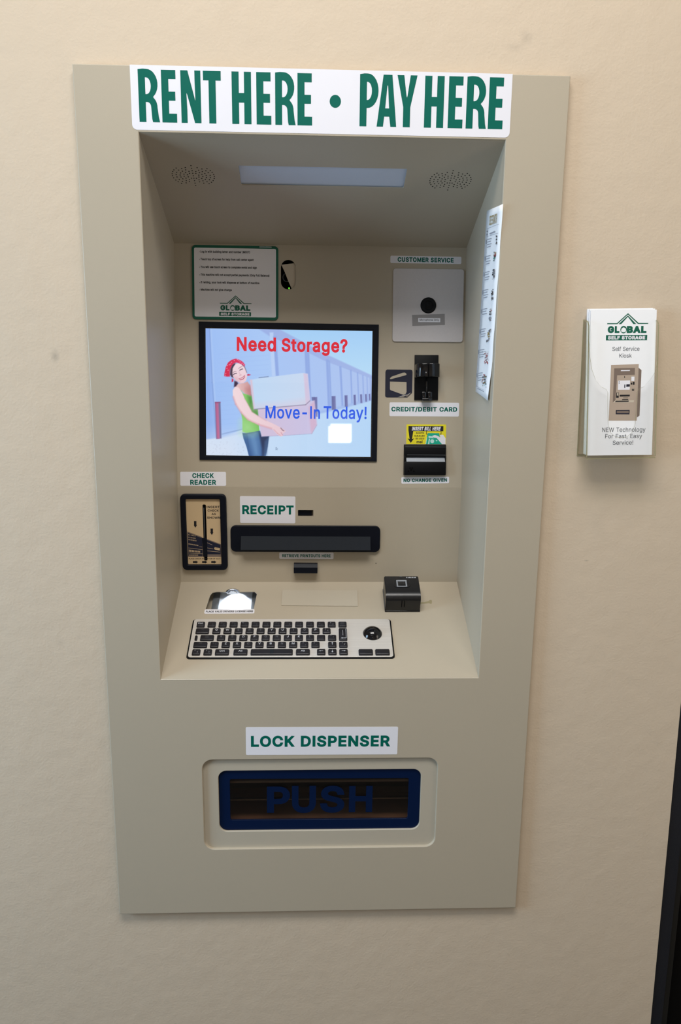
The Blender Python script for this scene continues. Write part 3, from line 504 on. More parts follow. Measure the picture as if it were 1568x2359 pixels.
# licence scanner under the shelf window
def z_(x, y):    # zoomed photo measurement turned into shelf millimetres
    return x, y
kp('scanner_tray', 'S', [box(120, 250, 150, 240, -25, -23), box(118, 120, 150, 240, -25, -2), box(250, 252, 150, 240, -25, -2), box(118, 252, 238, 240, -25, -2), box(118, 252, 148, 150, -25, -2)], 'paint')
kp('scanner_platen', 'S', box(161, 222, 160, 237, -23, -20.5, 0.6), 'scan', label='brightly lit white scanner platen')
kp('scanner_rail', 'S', [box(149, 161, 158, 238, -23, -18, 0.6)], 'grey')
kp('scanner_rail', 'S', [box(222, 232, 158, 238, -23, -18, 0.6)], 'grey')
kp('rail_knob', 'S', lathe([(0, -16.8), (3.6, -17), (4, -18.2)], 20), 'grey', 155, 174)
half = lambda r0, r1: [(r1*math.cos(i*PI/16), r1*.72*math.sin(i*PI/16)) for i in range(17)] + [(r0*math.cos(i*PI/16), r0*.72*math.sin(i*PI/16)) for i in range(16, -1, -1)]
kp('scanner_lens', 'S', [slab(half(10.4, 12.6), -3.0, -0.3, 0.4), slab(half(7.0, 8.6), -4.5, -2.5, 0.3)], 'chrome', 187, 211.2, label='polished metal lens rim in the finger notch')
kp('lens_glass', 'S', slab([(10.6*math.cos(i*PI/16), 7.6*math.sin(i*PI/16)) for i in range(17)], -6, -4.5), 'scan', 187, 211.2)
sp = D.lights.new('scanner_led', 'SPOT'); sp.energy = 1.5; sp.color = (0.80, 0.90, 1.0); sp.spot_size = math.radians(104); sp.spot_blend = 1.0; sp.shadow_soft_size = 0.002
so = D.objects.new('scanner_led', sp); C.objects.link(so)
so.matrix_world = at('S', 193, 229, 0, -6) @ Matrix.Rotation(math.radians(-50), 4, 'X')
# beige cover plate, glue marks
kp('cover_plate', 'S', slab([(-70, -21), (70, -21.5), (70, 21), (-70, 21)], 0.1, 1.3, 0.2), 'brown_plate' if 'brown_plate' in M else 'paint_light', 349.3, 193.6, -0.6, label='thin blank beige cover plate')
kp('glue_residue', 'S', slab([(0, 0), (8, 0.5), (16, 3.5), (20, 6.5), (23, 6), (23, 2), (21.5, -4), (19, -3.5), (17, -2), (8, -3.5), (0, -4)], 0, 0.12), 'stain', 534, 182, label='brownish dried glue smear')
kp('glue_residue', 'S', slab([(0, 0), (1.5, 1.2), (2, -0.5), (5, -0.8), (4.5, -1.6), (1, -1.8)], 0, 0.12), 'stain', 373, 184, label='small brown scuff')
# lock dispenser door
kp('dispenser_surround', 'F', slab([rr(402, 173, 18), rr(345.6, 115.1, 14, -0.8, 3.5)], -10, -5.2, 0.8), 'paint_light', 350.4, 210.2)
flap = kp('push_flap', 'F', slab([rr(344.6, 114.2, 13.5), rr(306.4, 77.8, 3, -0.8, 0.5)], -12, -8.6, 0.3), 'blue', 349.6, 213.7, -0.2, label='blue bordered clear push flap')
obj('flap_window', slab(rr(307, 78.4, 3, -0.8, 0.5), -12, -9.2), 'glass_dark', flap)
def glyph_text(name, s, w, h, m, parent, cx, cy, z, bold): return obj(name, text(s, w, h, cx, cy, z, bold), m, parent)
for s, a, b_ in (('P', 450, 590), ('U', 602, 748), ('S', 772, 922), ('H', 950, 1093)):
    cxx = ((a+b_)/2-771.5)/2.6133*0.7375
    glyph_text('lettering', s, (b_-a)/2.6133*0.7375, 50 if s not in 'US' else 52, 'blue', flap, cxx-0.4, -0.2, -8.9, 0.03)
kp('chute', 'F', [box(-172, 172, 40, 44, -120, -12), box(-172, 172, -60, -56, -120, -12), box(-176, -172, -60, 44, -120, -12), box(172, 176, -60, 44, -120, -12), box(-172, 172, -60, 44, -124, -120)], 'bin', 349.6, 213.7)
kp('chute_ramp', 'F', [prism([(30, -13), (34, -13), (29, -118), (26, -118)], -171, 171), prism([(6, -60), (9, -60), (-40, -118), (-44, -118)], -171, 171), prism([(-14, -30), (-12, -30), (-58, -110), (-60, -108)], -171, 171)], 'bin_grey', 349.6, 213.7)
# back of the machine inside the wall, never seen from the room
kp('rear_cabinet', 'F', [box(20, 680, 30, 34, -420, -130), box(20, 680, 1320, 1324, -420, -8), box(16, 20, 30, 1324, -420, -8), box(680, 684, 30, 1324, -420, -8), box(20, 680, 30, 1324, -424, -420)], 'darkgrey')

# ------------------------------------------------------------------ header sign
def arc(cx, cy, rx, ry, a0, a1, n=8): return [(cx+rx*math.cos(math.radians(a0+(a1-a0)*i/n)), cy+ry*math.sin(math.radians(a0+(a1-a0)*i/n))) for i in range(n+1)]
G = {
 'H': [[(0,0),(42,0),(42,130),(73,130),(73,0),(115,0),(115,315),(73,315),(73,188),(42,188),(42,315),(0,315)]],
 'E': [[(0,0),(88,0),(88,54),(42,54),(42,132),(81,132),(81,186),(42,186),(42,261),(85,261),(85,315),(0,315)]],
 'T': [[(32,0),(74,0),(74,258),(105,258),(105,315),(0,315),(0,258),(32,258)]],
 'N': [[(0,0),(36,0),(36,80),(33,180),(37,172),(80,0),(118,0),(118,315),(83,315),(83,235),(85,135),(82,145),(42,315),(0,315)]],
 'R': [[(0,0),(41,0),(41,121),(50,121)]+arc(50,92,22,29,90,0,5)+[(76,20),(80,0),(122,0),(116,30),(110,85)]+arc(82,85,28,60,0,60,4)+[(86,150)]+arc(50,228,64,90,-55,90,12)+[(28,319),(0,315)],
       [(41,168),(41,268)]+arc(48,218,26,50,90,-90,10)],
 'P': [[(0,0),(41,0),(41,112)]+arc(46,216,64,104,-92,90,14)+[(26,320),(0,315)],
       [(41,160),(41,270)]+arc(45,215,26,55,90,-90,10)],
 'A': [[(0,0),(38,0),(44,62),(74,62),(82,0),(117,0),(88,315),(36,315)], [(49,112),(60,250),(64,250),(72,112)]],
 'Y': [[(38,0),(80,0),(80,122),(118,315),(78,315),(62,190),(59,180),(56,190),(40,315),(0,315),(38,122)]],
}
def header():
    o = obj('header_sign', slab(rr(537.7, 83.8, 7, corners=(0, 0, 1, 1)), 0, 0.3), 'white'); o.matrix_world = at('F', 347.9, 1314.6, 0.0)
    tag(o, 'wide white RENT HERE PAY HERE sign across the top of the kiosk face', 'sign')
    for nm, word, x0, x1, tot, cy in (('lettering', [('R',0),('E',136),('N',250),('T',383),('H',552),('E',698),('R',810),('E',943)], 89.7, 332.9, 1031, 2.4),
                                   ('lettering', [('P',0),('A',102),('Y',220),('H',384),('E',526),('R',634),('E',767)], 400.3, 606.6, 859, 3.0)):
        polys = []
        k = (x1-x0)/tot; ky = 68.5/318
        for ch, ox in word:
            for p in G[ch]: polys.append([(x0+(ox+x)*k-347.9, (y-157.5)*ky+cy) for x, y in p])
        obj(nm, flat(polys, 0.42), 'green', o)
    obj('dot', flat(circ(8.0, 365.6-347.9, 0.9, 28, 1.06), 0.42), 'green', o)
header()
sticker('lock_dispenser_sign', 'F', 352.4, 328.2, 255, 50.8, -0.3, 'white LOCK DISPENSER sign below the kiosk shelf', 2, [(('LOCK DISPENSER', 234, 20.6, -2, -0.5), dict(bold=0.035))])
sticker('customer_service_label', 'U', 538.5, 412.4, 128.7, 12.8, 0, 'narrow white CUSTOMER SERVICE label above the square aluminium plate', 2.2, [(('CUSTOMER SERVICE', 101.5, 8.3, -0.5, 0), dict(bold=0.035))])
sticker('card_label', 'U', 540.1, 144.5, 128.4, 25.2, 0.1, 'white CREDIT/DEBIT CARD label under the card reader', 2.2, [(('CREDIT/DEBIT CARD', 121.5, 9.8, 0, 0), dict(bold=0.035))])
sticker('no_change_label', 'U', 544.1, 14.4, 88.9, 12.3, 0.8, 'white NO CHANGE GIVEN label below the bill acceptor', 2.2, [(('NO CHANGE GIVEN', 81, 6.6, 0, 0), dict(bold=0.035))])
sticker('check_reader_label', 'U', 134.7, 15.0, 83.5, 25.6, 0.1, 'white two line CHECK READER label above the check slot', 2.2, [(('CHECK', 39.5, 9.2, 0, 6.0), dict(bold=0.035)), (('READER', 47.5, 9.2, 0, -6.4), dict(bold=0.035))])
sticker('receipt_label', 'L', 252.3, 140.2, 102.3, 51.2, -0.3, 'large white RECEIPT label above the printout slot', 2.2, [(('RECEIPT', 95, 17.6, 0.5, 0), dict(bold=0.035))])
sticker('printout_label', 'L', 324.2, 51.7, 102.2, 12.9, -0.2, 'small white RETRIEVE PRINTOUTS HERE label under the printout slot', 2.2, [(('RETRIEVE PRINTOUTS HERE', 91, 6.0, 0, 0), dict(bold=0.035), 'green')])
sticker('licence_label', 'S', 185.8, 158.9, 89.8, 11.0, 0.3, 'small white PLACE VALID DRIVERS LICENSE HERE label on the shelf', 2.2, [(('PLACE VALID DRIVERS LICENSE HERE', 85, 4.6, 0, 0), dict(bold=0.035), 'ink')])

# ------------------------------------------------------------------ logo
def logo(parent, cx, cy, w, z):
    k = w/600.0
    def P(pts): return [((x-822)*k+cx, (332-y)*k+cy) for x, y in pts]
    polys = [P([(525,280),(665,280),(822,140),(980,278),(1120,280),(1120,292),(972,292),(822,158),(672,293),(525,293)]),
             P([(690,293),(822,172),(945,293),(905,293),(822,190),(728,293)])]
    obj('logo_roof', flat(polys, z), 'logo_green', parent)
    a = text('GL', (705-535)*k, 100*k, (620-822)*k+cx, (332-370)*k+cy, z, 0.06)
    b = text('BAL', (1098-812)*k, 100*k, (955-822)*k+cx, (332-370)*k+cy, z, 0.06)
    c = flat([circ(47*k, (765-822)*k+cx, (332-371)*k+cy, 28, 1.12), P([(765,338),(795,352),(803,380),(795,402),(765,408),(735,402),(727,380),(738,352)])], z)
    obj('lettering', [a, b, c], 'logo_green', parent)
    obj('logo_band', flat(P([(512,448),(1112,448),(1110,522),(512,522)]), z), 'logo_green', parent)
    obj('lettering', text('SELF STORAGE', (1082-540)*k, 50*k, (811-822)*k+cx, (332-485)*k+cy, z+0.1, 0.05), 'white', parent)

# instruction sign
s = obj('instruction_sign', slab(rr(153.8, 130.1, 7), 0, 2.4, 0.6), 'logo_green'); s.matrix_world = at('U', 195.8, 366.8, -0.1)
tag(s, 'green bordered instruction board at the upper left of the recess', 'sign')
obj('white_face', slab(rr(145.5, 120.3, 2.5), 2.3, 2.6), 'white', s)
lines = [('Log in with building letter and number (M007)', 190, 533), ('Touch top of screen for help from call center agent', 270, 572), ('You will use touch screen to complete rental and sign', 352, 605),
         ('This machine will not accept partial payments (Only Full Balance)', 433, 740), ('If renting, your lock will dispense at bottom of machine', 514, 632), ('Machine will not give change', 592, 338)]
for t, y, w in lines:
    obj('lettering', [text(t, (w-8)/870*145.5, 4.9, -72.7+(285-217)/870*145.5, 60.1-(y-147)/728*120.3+0.2, 2.75, 0.035, align='LEFT'),
                      flat(circ(0.55, -72.7+(274-217)/870*145.5, 60.1-(y-147)/728*120.3, 8), 2.75)], 'ink', s)
logo(s, -72.7+(655-217)/870*145.5, -40.5, 57.0, 2.78)
obj('bolt_cap', slab(rr(22, 1.2, 0.5, 54, 63.2), 2.3, 2.7), 'chrome', s)

# ------------------------------------------------------------------ monitor with the picture on it
mon = thing('touch_monitor', at('U', 291.7, 173.2, -0.28), 'black framed touch screen showing Need Storage advert', 'monitor')
obj('bezel', slab([rect(-162.2, 162.2, -124, 124), rect(-152.6, 152.9, -117.5, 114.2)], 0, 3.0, 0.5), 'navy', mon)
obj('inner_bezel', slab([rect(-153, 153.3, -118, 114.6), rect(-150.3, 150.8, -115.6, 112.4)], 0, 1.6, 0.3), 'black_gloss', mon)
SX0, SX1, SY0, SY1 = -151, 151.5, -116.3, 113.1
NX, NY = 430, 326
xs = np.linspace(0, 1, NX); ys = np.linspace(0, 1, NY); GX, GY = np.meshgrid(xs*NX, ys*NY)   # y runs downwards
img = np.zeros((NY, NX, 3)); 
def q2g(p):   # measured picture points (zoom pixels) -> picture grid
    x, y = p; t = (y-85)/1031.0; s_ = (x-(105+13*t))/(1360-28*t); t = (y-85-20*s_)/(1030-2*s_)
    return s_*NX, t*NY
def b2a(p): return 104.5+p[0]*.6221, 174.2+p[1]*.6221
def fill(pts, c0, c1=None, axis=0, soft=0.7, alpha=1.0, conv=None):
    P = np.array([q2g(conv(p) if conv else p) for p in pts], float)
    m = soft+2; x0, x1 = int(max(0, P[:, 0].min()-m)), int(min(NX, P[:, 0].max()+m+1)); y0, y1 = int(max(0, P[:, 1].min()-m)), int(min(NY, P[:, 1].max()+m+1))
    if x1 <= x0 or y1 <= y0: return
    gx = GX[y0:y1, x0:x1]; gy = GY[y0:y1, x0:x1]; d = np.full(gx.shape, 1e9); ins = np.zeros(gx.shape, bool)
    for i in range(len(P)):
        ax, ay = P[i]; bx, by = P[(i+1) % len(P)]; ex, ey = bx-ax, by-ay
        l = ex*ex+ey*ey or 1e-9; t = np.clip(((gx-ax)*ex+(gy-ay)*ey)/l, 0, 1)
        d = np.minimum(d, np.hypot(gx-ax-t*ex, gy-ay-t*ey))
        if ay != by: ins ^= ((ay > gy) != (by > gy)) & (gx < (bx-ax)*(gy-ay)/(by-ay)+ax)
    sd = np.where(ins, d, -d); a = np.clip(0.5+sd/(2*soft), 0, 1)[..., None]*alpha
    c = np.array(c0, float)
    if c1 is not None:
        q = (gx-P[:, 0].min())/max(1e-6, np.ptp(P[:, 0])) if axis == 0 else (gy-P[:, 1].min())/max(1e-6, np.ptp(P[:, 1]))
        q = np.clip(q, 0, 1)[..., None]; c = np.array(c0)*(1-q)+np.array(c1)*q
    img[y0:y1, x0:x1] = img[y0:y1, x0:x1]*(1-a)+c*a
def fb(pts, *a, **k): fill(pts, *a, conv=b2a, **k)
def line(pts, wd, col, alpha=1.0, soft=0.6, b=False):
    for q in strip(pts, wd): fill(q, col, alpha=alpha, soft=soft, conv=b2a if b else None)
fill([(60,40),(1520,40),(1520,1180),(60,1180)], (168,200,250), (182,212,252), 0)
fill([(60,40),(620,40),(620,1000),(60,1000)], (160,194,250), (174,206,252), 0, soft=30)
fill([(690,95),(1500,70),(1500,490),(1455,470),(1060,290),(860,180)], (166,210,252), (188,226,253), 1, soft=3)
fill([(540,95),(700,92),(1065,285),(1470,470),(1470,500),(1060,345),(930,280),(640,160)], (160,182,236), (165,186,236), 0, soft=2)
fill([(640,160),(930,280),(1060,345),(1470,500),(1470,680),(1060,770),(640,840)], (172,202,250), (178,200,244), 0, soft=2)
fill([(105,60),(143,60),(165,500),(203,975),(118,990)], (140,175,240), (160,190,245), 0, soft=4)
line([(140,90),(165,520),(200,975)], 5, (118,148,210), .8, 2)
line([(150,90),(176,520),(212,960)], 5, (190,215,252), .6, 3)
for a, b_, c, d, w in ((640,660,120,470,30),(667,690,150,470,26),(920,940,265,700,22),(938,960,280,730,18),(1093,1110,335,740,20),(1110,1128,345,740,12),(1200,1218,390,710,16),(1285,1296,420,690,11),(1340,1350,440,675,9),(1383,1391,462,665,8),(1417,1424,476,660,6),(1443,1448,486,655,5)):
    line([(a, c), (b_, d)], w, (146,172,232) if w < 28 else (190,214,252), .9, 1.5)
for y in range(230, 900, 38): line([(215, y+25), (620, y-5)], 3, (158,188,244), .35, 1.5)
fill([(60,990),(240,968),(410,905),(1000,780),(1210,735),(1480,660),(1480,1180),(60,1180)], (214,230,252), (184,218,252), 0, soft=2)
fill([(60,985),(330,985),(420,1160),(60,1180)], (226,232,246), soft=40, alpha=.6)
line([(245,940),(410,900)], 6, (130,155,205), .8, 1.5); line([(240,965),(410,925)], 12, (188,210,248), .8, 3)
line([(1010,770),(1220,720),(1460,655)], 14, (150,180,236), .6, 4)
for i in range(60):
    x = 125+random.random()*300; y = 1000+random.random()*110; fill([(x,y),(x+5,y),(x+4,y+4),(x,y+4)], (170,175,195), soft=1, alpha=.35)
fill([(187,680),(232,678),(242,975),(200,978)], (116,118,160), soft=1); fill([(190,680),(215,680),(228,976),(205,978)], (178,96,140), (206,120,160), 0, soft=2)
fill([(187,680),(232,678),(232,686),(188,688)], (150,80,120), soft=1)
for a, c, w, h in ((968,640,22,30),(985,640,28,160),(1130,632,32,112),(1235,626,24,92),(1308,622,18,82),(1362,618,15,70),(1402,616,13,62),(1433,614,11,54)):
    fill([(a,c),(a+w,c-1),(a+w+3,c+h),(a+3,c+h)], (98,104,160), (128,132,184), 0, soft=1)
# person: chest, top, jeans, head, bandana
SK = (238,208,218); SK2 = (214,168,182)
fb([(488,1212),(540,1216),(700,1182),(722,1190),(740,1262),(834,1258),(818,1400),(792,1530),(578,1530),(545,1400),(505,1290)], (70,110,160), (60,95,150), 1)
fb([(560,1230),(660,1220),(700,1330),(725,1530),(640,1530),(600,1380)], (108,150,198), soft=8, alpha=.8)
fb([(700,1190),(742,1262),(834,1258),(800,1480),(770,1530),(748,1530),(745,1420),(722,1300)], (42,52,86), soft=3, alpha=.9)
fb([(790,1330),(815,1300),(800,1530),(765,1530)], (88,124,170), soft=5, alpha=.7)
line([(500,1235),(690,1195)], 10, (52,72,112), .7, 2, b=True); line([(545,1225),(575,1400)], 4, (60,86,130), .7, 2, b=True)
fb([(385,615),(430,572),(500,565),(552,545),(592,600),(607,738),(520,705),(470,660)], (240,206,206), (206,150,150), 0, soft=1.5)
fb([(540,640),(600,610),(607,735),(560,710)], (186,122,124), soft=8, alpha=.7)
fb([(462,652),(500,700),(545,712),(606,738),(640,902),(688,905),(702,1110),(712,1186),(620,1204),(540,1216),(492,1200),(490,1050),(470,940),(398,818),(430,760),(515,770)], (150,212,120), (120,196,92), 0, soft=1)
fb([(560,740),(606,738),(640,902),(688,905),(695,990),(620,950),(580,860)], (72,130,62), soft=6, alpha=.85)
fb([(500,1080),(600,1090),(640,1200),(500,1200)], (186,232,170), soft=20, alpha=.7)
fb([(250,476),(255,430),(270,360),(300,300),(345,265),(400,250),(450,265),(495,295),(521,330),(508,356),(470,322),(410,300),(375,312),(345,350),(326,395),(322,440),(326,480),(290,482)], (214,34,74), (226,60,110), 0, soft=1)
for x, y in ((345,298),(290,340),(380,275),(440,275),(300,400),(270,440),(480,310),(420,262),(315,330),(455,292),(285,375),(330,320),(500,330),(265,465)):
    fb([(x-6,y),(x,y-6),(x+6,y),(x,y+6)], (250,190,210), soft=1)
fb([(548,455),(565,448),(595,458),(572,470),(550,470)], (214,50,90), soft=1); fb([(350,503),(372,520),(366,548),(347,552)], (214,40,80), soft=1)
fb([(383,535),(378,618),(400,614),(432,570),(418,545)], (66,50,74), soft=1.5)
fb([(380,310),(352,335),(330,385),(325,455),(345,486),(372,500),(362,420),(375,350),(410,315)], (72,56,78), soft=1.2)
fb([(398,314),(440,310),(480,330),(515,362),(540,420),(547,480),(534,535),(500,565),(460,568),(405,532),(368,485),(356,440),(360,375)], (246,224,232), (240,206,216), 1, soft=1)
line([(480,328),(515,358),(543,430)], 8, (90,62,80), .7, 1.2, b=True)
fb([(385,480),(420,500),(450,545),(410,535),(375,490)], (226,178,190), soft=5, alpha=.8)
line([(368,458),(385,444),(412,440)], 9, (60,44,66), .95, 1, b=True); line([(450,402),(468,388),(492,382)], 9, (60,44,66), .95, 1, b=True)
line([(360,436),(380,418),(405,415)], 5, (120,90,104), .8, 1, b=True); line([(436,378),(458,360),(482,352)], 5, (120,90,104), .8, 1, b=True)
line([(440,410),(452,450),(468,458)], 4, (214,176,190), .9, 1.2, b=True); line([(448,468),(472,460)], 5, (190,130,146), .8, 1, b=True)
fb([(438,508),(470,500),(500,480),(518,462),(517,492),(496,518),(462,527)], (170,52,80), soft=1); fb([(448,510),(478,503),(504,484),(514,474),(510,490),(490,510),(464,518)], (252,240,244), soft=1)
# boxes
line([(700,497),(825,484)], 10, (80,90,120), .7, 1.5, b=True)
fb([(690,905),(1310,846),(1360,798),(1424,795),(1455,1112),(1390,1225),(1050,1250),(738,1264),(712,1120)], (214,196,222), (206,200,234), 0, soft=1)
fb([(1345,880),(1424,795),(1455,1112),(1390,1225),(1375,1180)], (214,184,212), soft=3)
fb([(586,525),(700,503),(1270,434),(1335,446),(1368,790),(1312,846),(640,906),(622,800)], (196,222,250), (206,222,246), 0, soft=1)
fb([(586,525),(612,520),(650,905),(636,906)], (226,196,214), soft=2, alpha=.9)
fb([(1280,440),(1335,448),(1368,790),(1312,846)], (220,204,228), (210,200,230), 0, soft=2)
fb([(640,860),(1000,830),(1310,790),(1312,846),(640,906)], (226,206,222), soft=12, alpha=.6)
line([(640,906),(1310,848),(1366,796)], 8, (126,112,140), .85, 1.3, b=True)
line([(740,1264),(1050,1250),(1390,1228),(1456,1112)], 4, (150,140,176), .6, 1, b=True)
# near arm and hand
arm = [(392,612),(362,660),(366,740),(400,840),(470,950),(560,1045),(700,1112),(880,1168),(930,1225),(985,1266),(1018,1256),(1010,1232),(1030,1215),(1052,1196),(1035,1175),(985,1145),(900,1100),(800,1055),(690,990),(612,940),(565,850),(515,762),(485,690),(440,625)]
fb(arm, (248,222,226), (236,204,214), 0, soft=1)
line([(368,740),(402,840),(472,948),(560,1040),(700,1106),(870,1160)], 12, (216,150,160), .7, 3, b=True)
line([(515,765),(565,850),(615,942),(690,992),(800,1058)], 6, (206,150,160), .5, 2, b=True)
line([(895,1170),(945,1222),(985,1250)], 6, (210,150,165), .7, 1.5, b=True); line([(985,1150),(1012,1180),(1030,1190)], 8, (90,60,80), .8, 1.2, b=True); line([(990,1210),(1012,1245)], 5, (190,110,130), .8, 1, b=True)
line([(925,1405),(925,1440),(935,1430),(948,1440)], 4, (90,110,140), .8, .8, b=True); line([(925,1405),(948,1425)], 4, (90,110,140), .8, .8, b=True)
img = np.clip(img, 0, 255)/255.0
lin_img = np.where(img <= 0.04045, img/12.92, ((img+0.055)/1.055)**2.4)
vx = (SX0+(SX1-SX0)*xs)*.001; vy = (SY1-(SY1-SY0)*ys)*.001
VX, VY = np.meshgrid(vx, vy); co = np.stack([VX, VY, np.full_like(VX, .0006)], -1).reshape(-1, 3)
idx = np.arange(NX*NY).reshape(NY, NX); fa = np.stack([idx[1:, :-1], idx[1:, 1:], idx[:-1, 1:], idx[:-1, :-1]], -1).reshape(-1, 4)
sm = D.meshes.new('screen'); sm.vertices.add(len(co)); sm.vertices.foreach_set('co', co.ravel())
sm.loops.add(fa.size); sm.loops.foreach_set('vertex_index', fa.ravel()); sm.polygons.add(len(fa)); sm.polygons.foreach_set('loop_start', np.arange(0, fa.size, 4))
sm.update(calc_edges=True)
ca = sm.color_attributes.new('picture', 'FLOAT_COLOR', 'POINT')
ca.data.foreach_set('color', np.concatenate([lin_img.reshape(-1, 3), np.ones((NX*NY, 1))], 1).ravel())
ms = D.materials.new('lit_screen'); ms.use_nodes = True; nt = ms.node_tree; b = nt.nodes['Principled BSDF']
b.inputs['Base Color'].default_value = (0.01, 0.01, 0.012, 1); b.inputs['Roughness'].default_value = 0.02; b.inputs['Specular IOR Level'].default_value = 0.5
vc = nt.nodes.new('ShaderNodeVertexColor'); vc.layer_name = 'picture'; nt.links.new(vc.outputs[0], b.inputs['Emission Color']); b.inputs['Emission Strength'].default_value = 0.93
obj('screen', sm, ms, mon)
def lit(name, c, k=1.0):
    m = mat(name, (4, 4, 4), 0.06, emit=c, estr=k); return m
M['lit_red'] = lit('lit_red', (216, 42, 58)); M['lit_blue'] = lit('lit_blue', (46, 92, 226)); M['lit_white'] = lit('lit_white', (214, 226, 252))
def s2l(x, y):
    gx, gy = q2g((x, y)); return SX0+(SX1-SX0)*gx/NX, SY1-(SY1-SY0)*gy/NY
def onscreen(t, x0, x1, y0, y1, m, bold):
    (a, c), (b_, d) = s2l(x0, (y0+y1)/2), s2l(x1, (y0+y1)/2); (_, e), (_, g) = s2l((x0+x1)/2, y0), s2l((x0+x1)/2, y1)
    obj('lettering', text(t, b_-a, e-g, (a+b_)/2, (e+g)/2, 0.75, bold), m, mon)
onscreen('Need', 360, 677, 158, 272, 'lit_red', 0.028); onscreen('Storage?', 722, 1258, 168, 306, 'lit_red', 0.028)
onscreen('Move-In', 595, 1036, 712, 816, 'lit_blue', 0.015); onscreen('Today!', 1065, 1415, 716, 845, 'lit_blue', 0.015)

# ------------------------------------------------------------------ right-hand devices
pl = thing('microphone_plate', at('U', 543.7, 331.4, 0.05), 'square grey aluminium plate with a round black microphone', 'panel')
obj('plate', slab(rr(128.6, 129.9, 5), 0, 2.5, 0.5), 'greyplate', pl)
obj('microphone', lathe([(0, 2.8), (4, 3.0), (6, 4.2), (7.4, 4.4), (8, 3.2), (10, 3.4), (12.5, 4.2), (14.0, 3.8), (14.4, 2.4)], 40), 'black', pl, loc=(0.2, 0.2, 0), smooth=True)
tp = obj('microphone_label', slab(rr(59.6, 19.8, 0.4), 2.5, 2.65), 'tape'); tp.matrix_world = at('U', 544.7, 305.7, 2.4); tag(tp, 'grey tape strip with a white Microphone Only slip below the microphone', 'label')
sl_ = obj('paper_slip', flat(rr(40.2, 7.2, 0.3, 1.3, -0.3), 2.75), 'white', tp, rotz=-2.2)
obj('lettering', text('Microphone Only', 35.5, 4.4, 1.4, -0.3, 2.85, 0.01), 'ink', sl_)

cr = thing('card_reader', at('U', 542.7, 202.3, 0.4), 'glossy black credit card insert reader with protruding mouth', 'card reader')
obj('back_plate', box(-21.8, 21.8, -40.6, 40.6, 0, 2.5, 0.3), 'black', cr)
def vprism(poly, y0, y1, bevel=0.0):   # outline in (x, depth) extruded vertically
    me = slab(poly, 0, y1-y0, bevel); me.transform(Matrix(((1, 0, 0, 0), (0, 0, 1, y0*.001), (0, 1, 0, 0), (0, 0, 0, 1)))); me.flip_normals(); return me
ml = [(-21.5, 2), (-21.5, 14), (-20, 22), (-16, 27.5), (-9, 30), (-1.6, 30), (-0.5, 29), (-0.5, 2)]
mr = [(0.5, 2), (0.5, 29), (1.6, 30), (9, 30), (16, 28.5), (20.5, 24), (21.8, 16), (21.8, 2)]
obj('mouth', [vprism(ml, -0.5, 23.5, 1.2), vprism(mr, -0.5, 23.5, 1.2), box(-1.4, 1.4, 0.5, 22.5, 2, 24)], 'black_gloss', cr)
obj('guide', [box(-1.5, 1.6, -30, 0, 2.4, 5, 0.4)], 'black_gloss', cr)
obj('lower_clip', [box(-9.5, -1.3, -41, -26.5, 2.4, 14, 1.0), box(1.0, 9.5, -41, -26.5, 2.4, 14, 1.0), box(-9.5, 9.5, -42.5, -38.5, 2.4, 16.5, 1.0)], 'black_gloss', cr)

def ic(x, y): return -24.8+49.6*(x-60)/512, 25.3-50.6*(y-421)/534
ico = [ic(*p) for p in ([(62,470),(70,440),(95,421),(545,425),(568,438),(575,470),(568,868),(480,955),(95,955),(65,945),(58,915)])]
h1 = [ic(*p) for p in [(150,602),(150,584),(178,556),(392,480),(432,478),(458,500),(461,522),(440,532),(172,604)]]
h2 = [ic(*p) for p in [(148,650),(462,660),(464,850),(445,890),(405,905),(160,815),(148,795)]]
io = obj('card_icon_sticker', slab([ico, h1, h2], 0, 0.3), 'navy_print'); io.matrix_world = at('U', 492.4, 191.3, 0.5); tag(io, 'square navy sticker with card outline cut out, beside the card reader', 'sticker')
obj('torn_edge', slab([ic(*p) for p in [(290,955),(400,915),(470,905),(555,860),(500,920),(480,945),(440,925),(400,955)]], 0.2, 0.9, 0.1), 'chrome', io)

def yl(x, y): return -36.65+73.3*(x-195)/1100, 18.1-36.3*(y-210)/555
ye = obj('bill_instruction_label', slab(rr(73.3, 36.3, 1.5, corners=(1, 1, 0, 0)), 0, 0.3), 'yellow'); ye.matrix_world = at('U', 544.4, 99.1, 0.2)
tag(ye, 'yellow INSERT BILL HERE label with a hand feeding a banknote', 'sign')
obj('black_arrow', flat([[yl(*p) for p in [(250,255),(1220,255),(1220,400),(385,400),(352,620),(410,600),(318,730),(230,600),(285,620),(250,380)]]], 0.42), 'ink', ye)
x0, y0 = yl(340, 390); x1, y1 = yl(1150, 270)
obj('lettering', text('INSERT BILL HERE', x1-x0, y1-y0-0.6, (x0+x1)/2, (y0+y1)/2, 0.55, 0.04, slant=0.25), 'white', ye)
for t, a, b_, c, d in (('ACCEPTS', 460, 680, 422, 475), ('$1,$5,$10,$20', 420, 700, 503, 560), ('$50 & $100', 450, 690, 580, 635), ('mei', 480, 645, 655, 738)):
    (xa, ya), (xb, yb) = yl(a, c), yl(b_, d)
    obj('lettering', text(t, xb-xa, ya-yb, (xa+xb)/2, (ya+yb)/2, 0.45, 0.03), 'ink', ye)
for sd in (0, 1):
    x_ = (750, 1160)[sd]; d_ = (1, -1)[sd]
    obj('slot_bracket', flat([[yl(*p) for p in [(x_-7*d_,400),(x_+7*d_,400),(x_+7*d_,472),(x_+40*d_,472),(x_+40*d_,488),(x_-7*d_,488)]]], 0.45), 'ink', ye)
obj('banknote_drawing', flat([[yl(*p) for p in [(790,452),(1105,455),(1130,600),(1190,765),(725,765),(770,540)]]], 0.45), 'teal', ye)
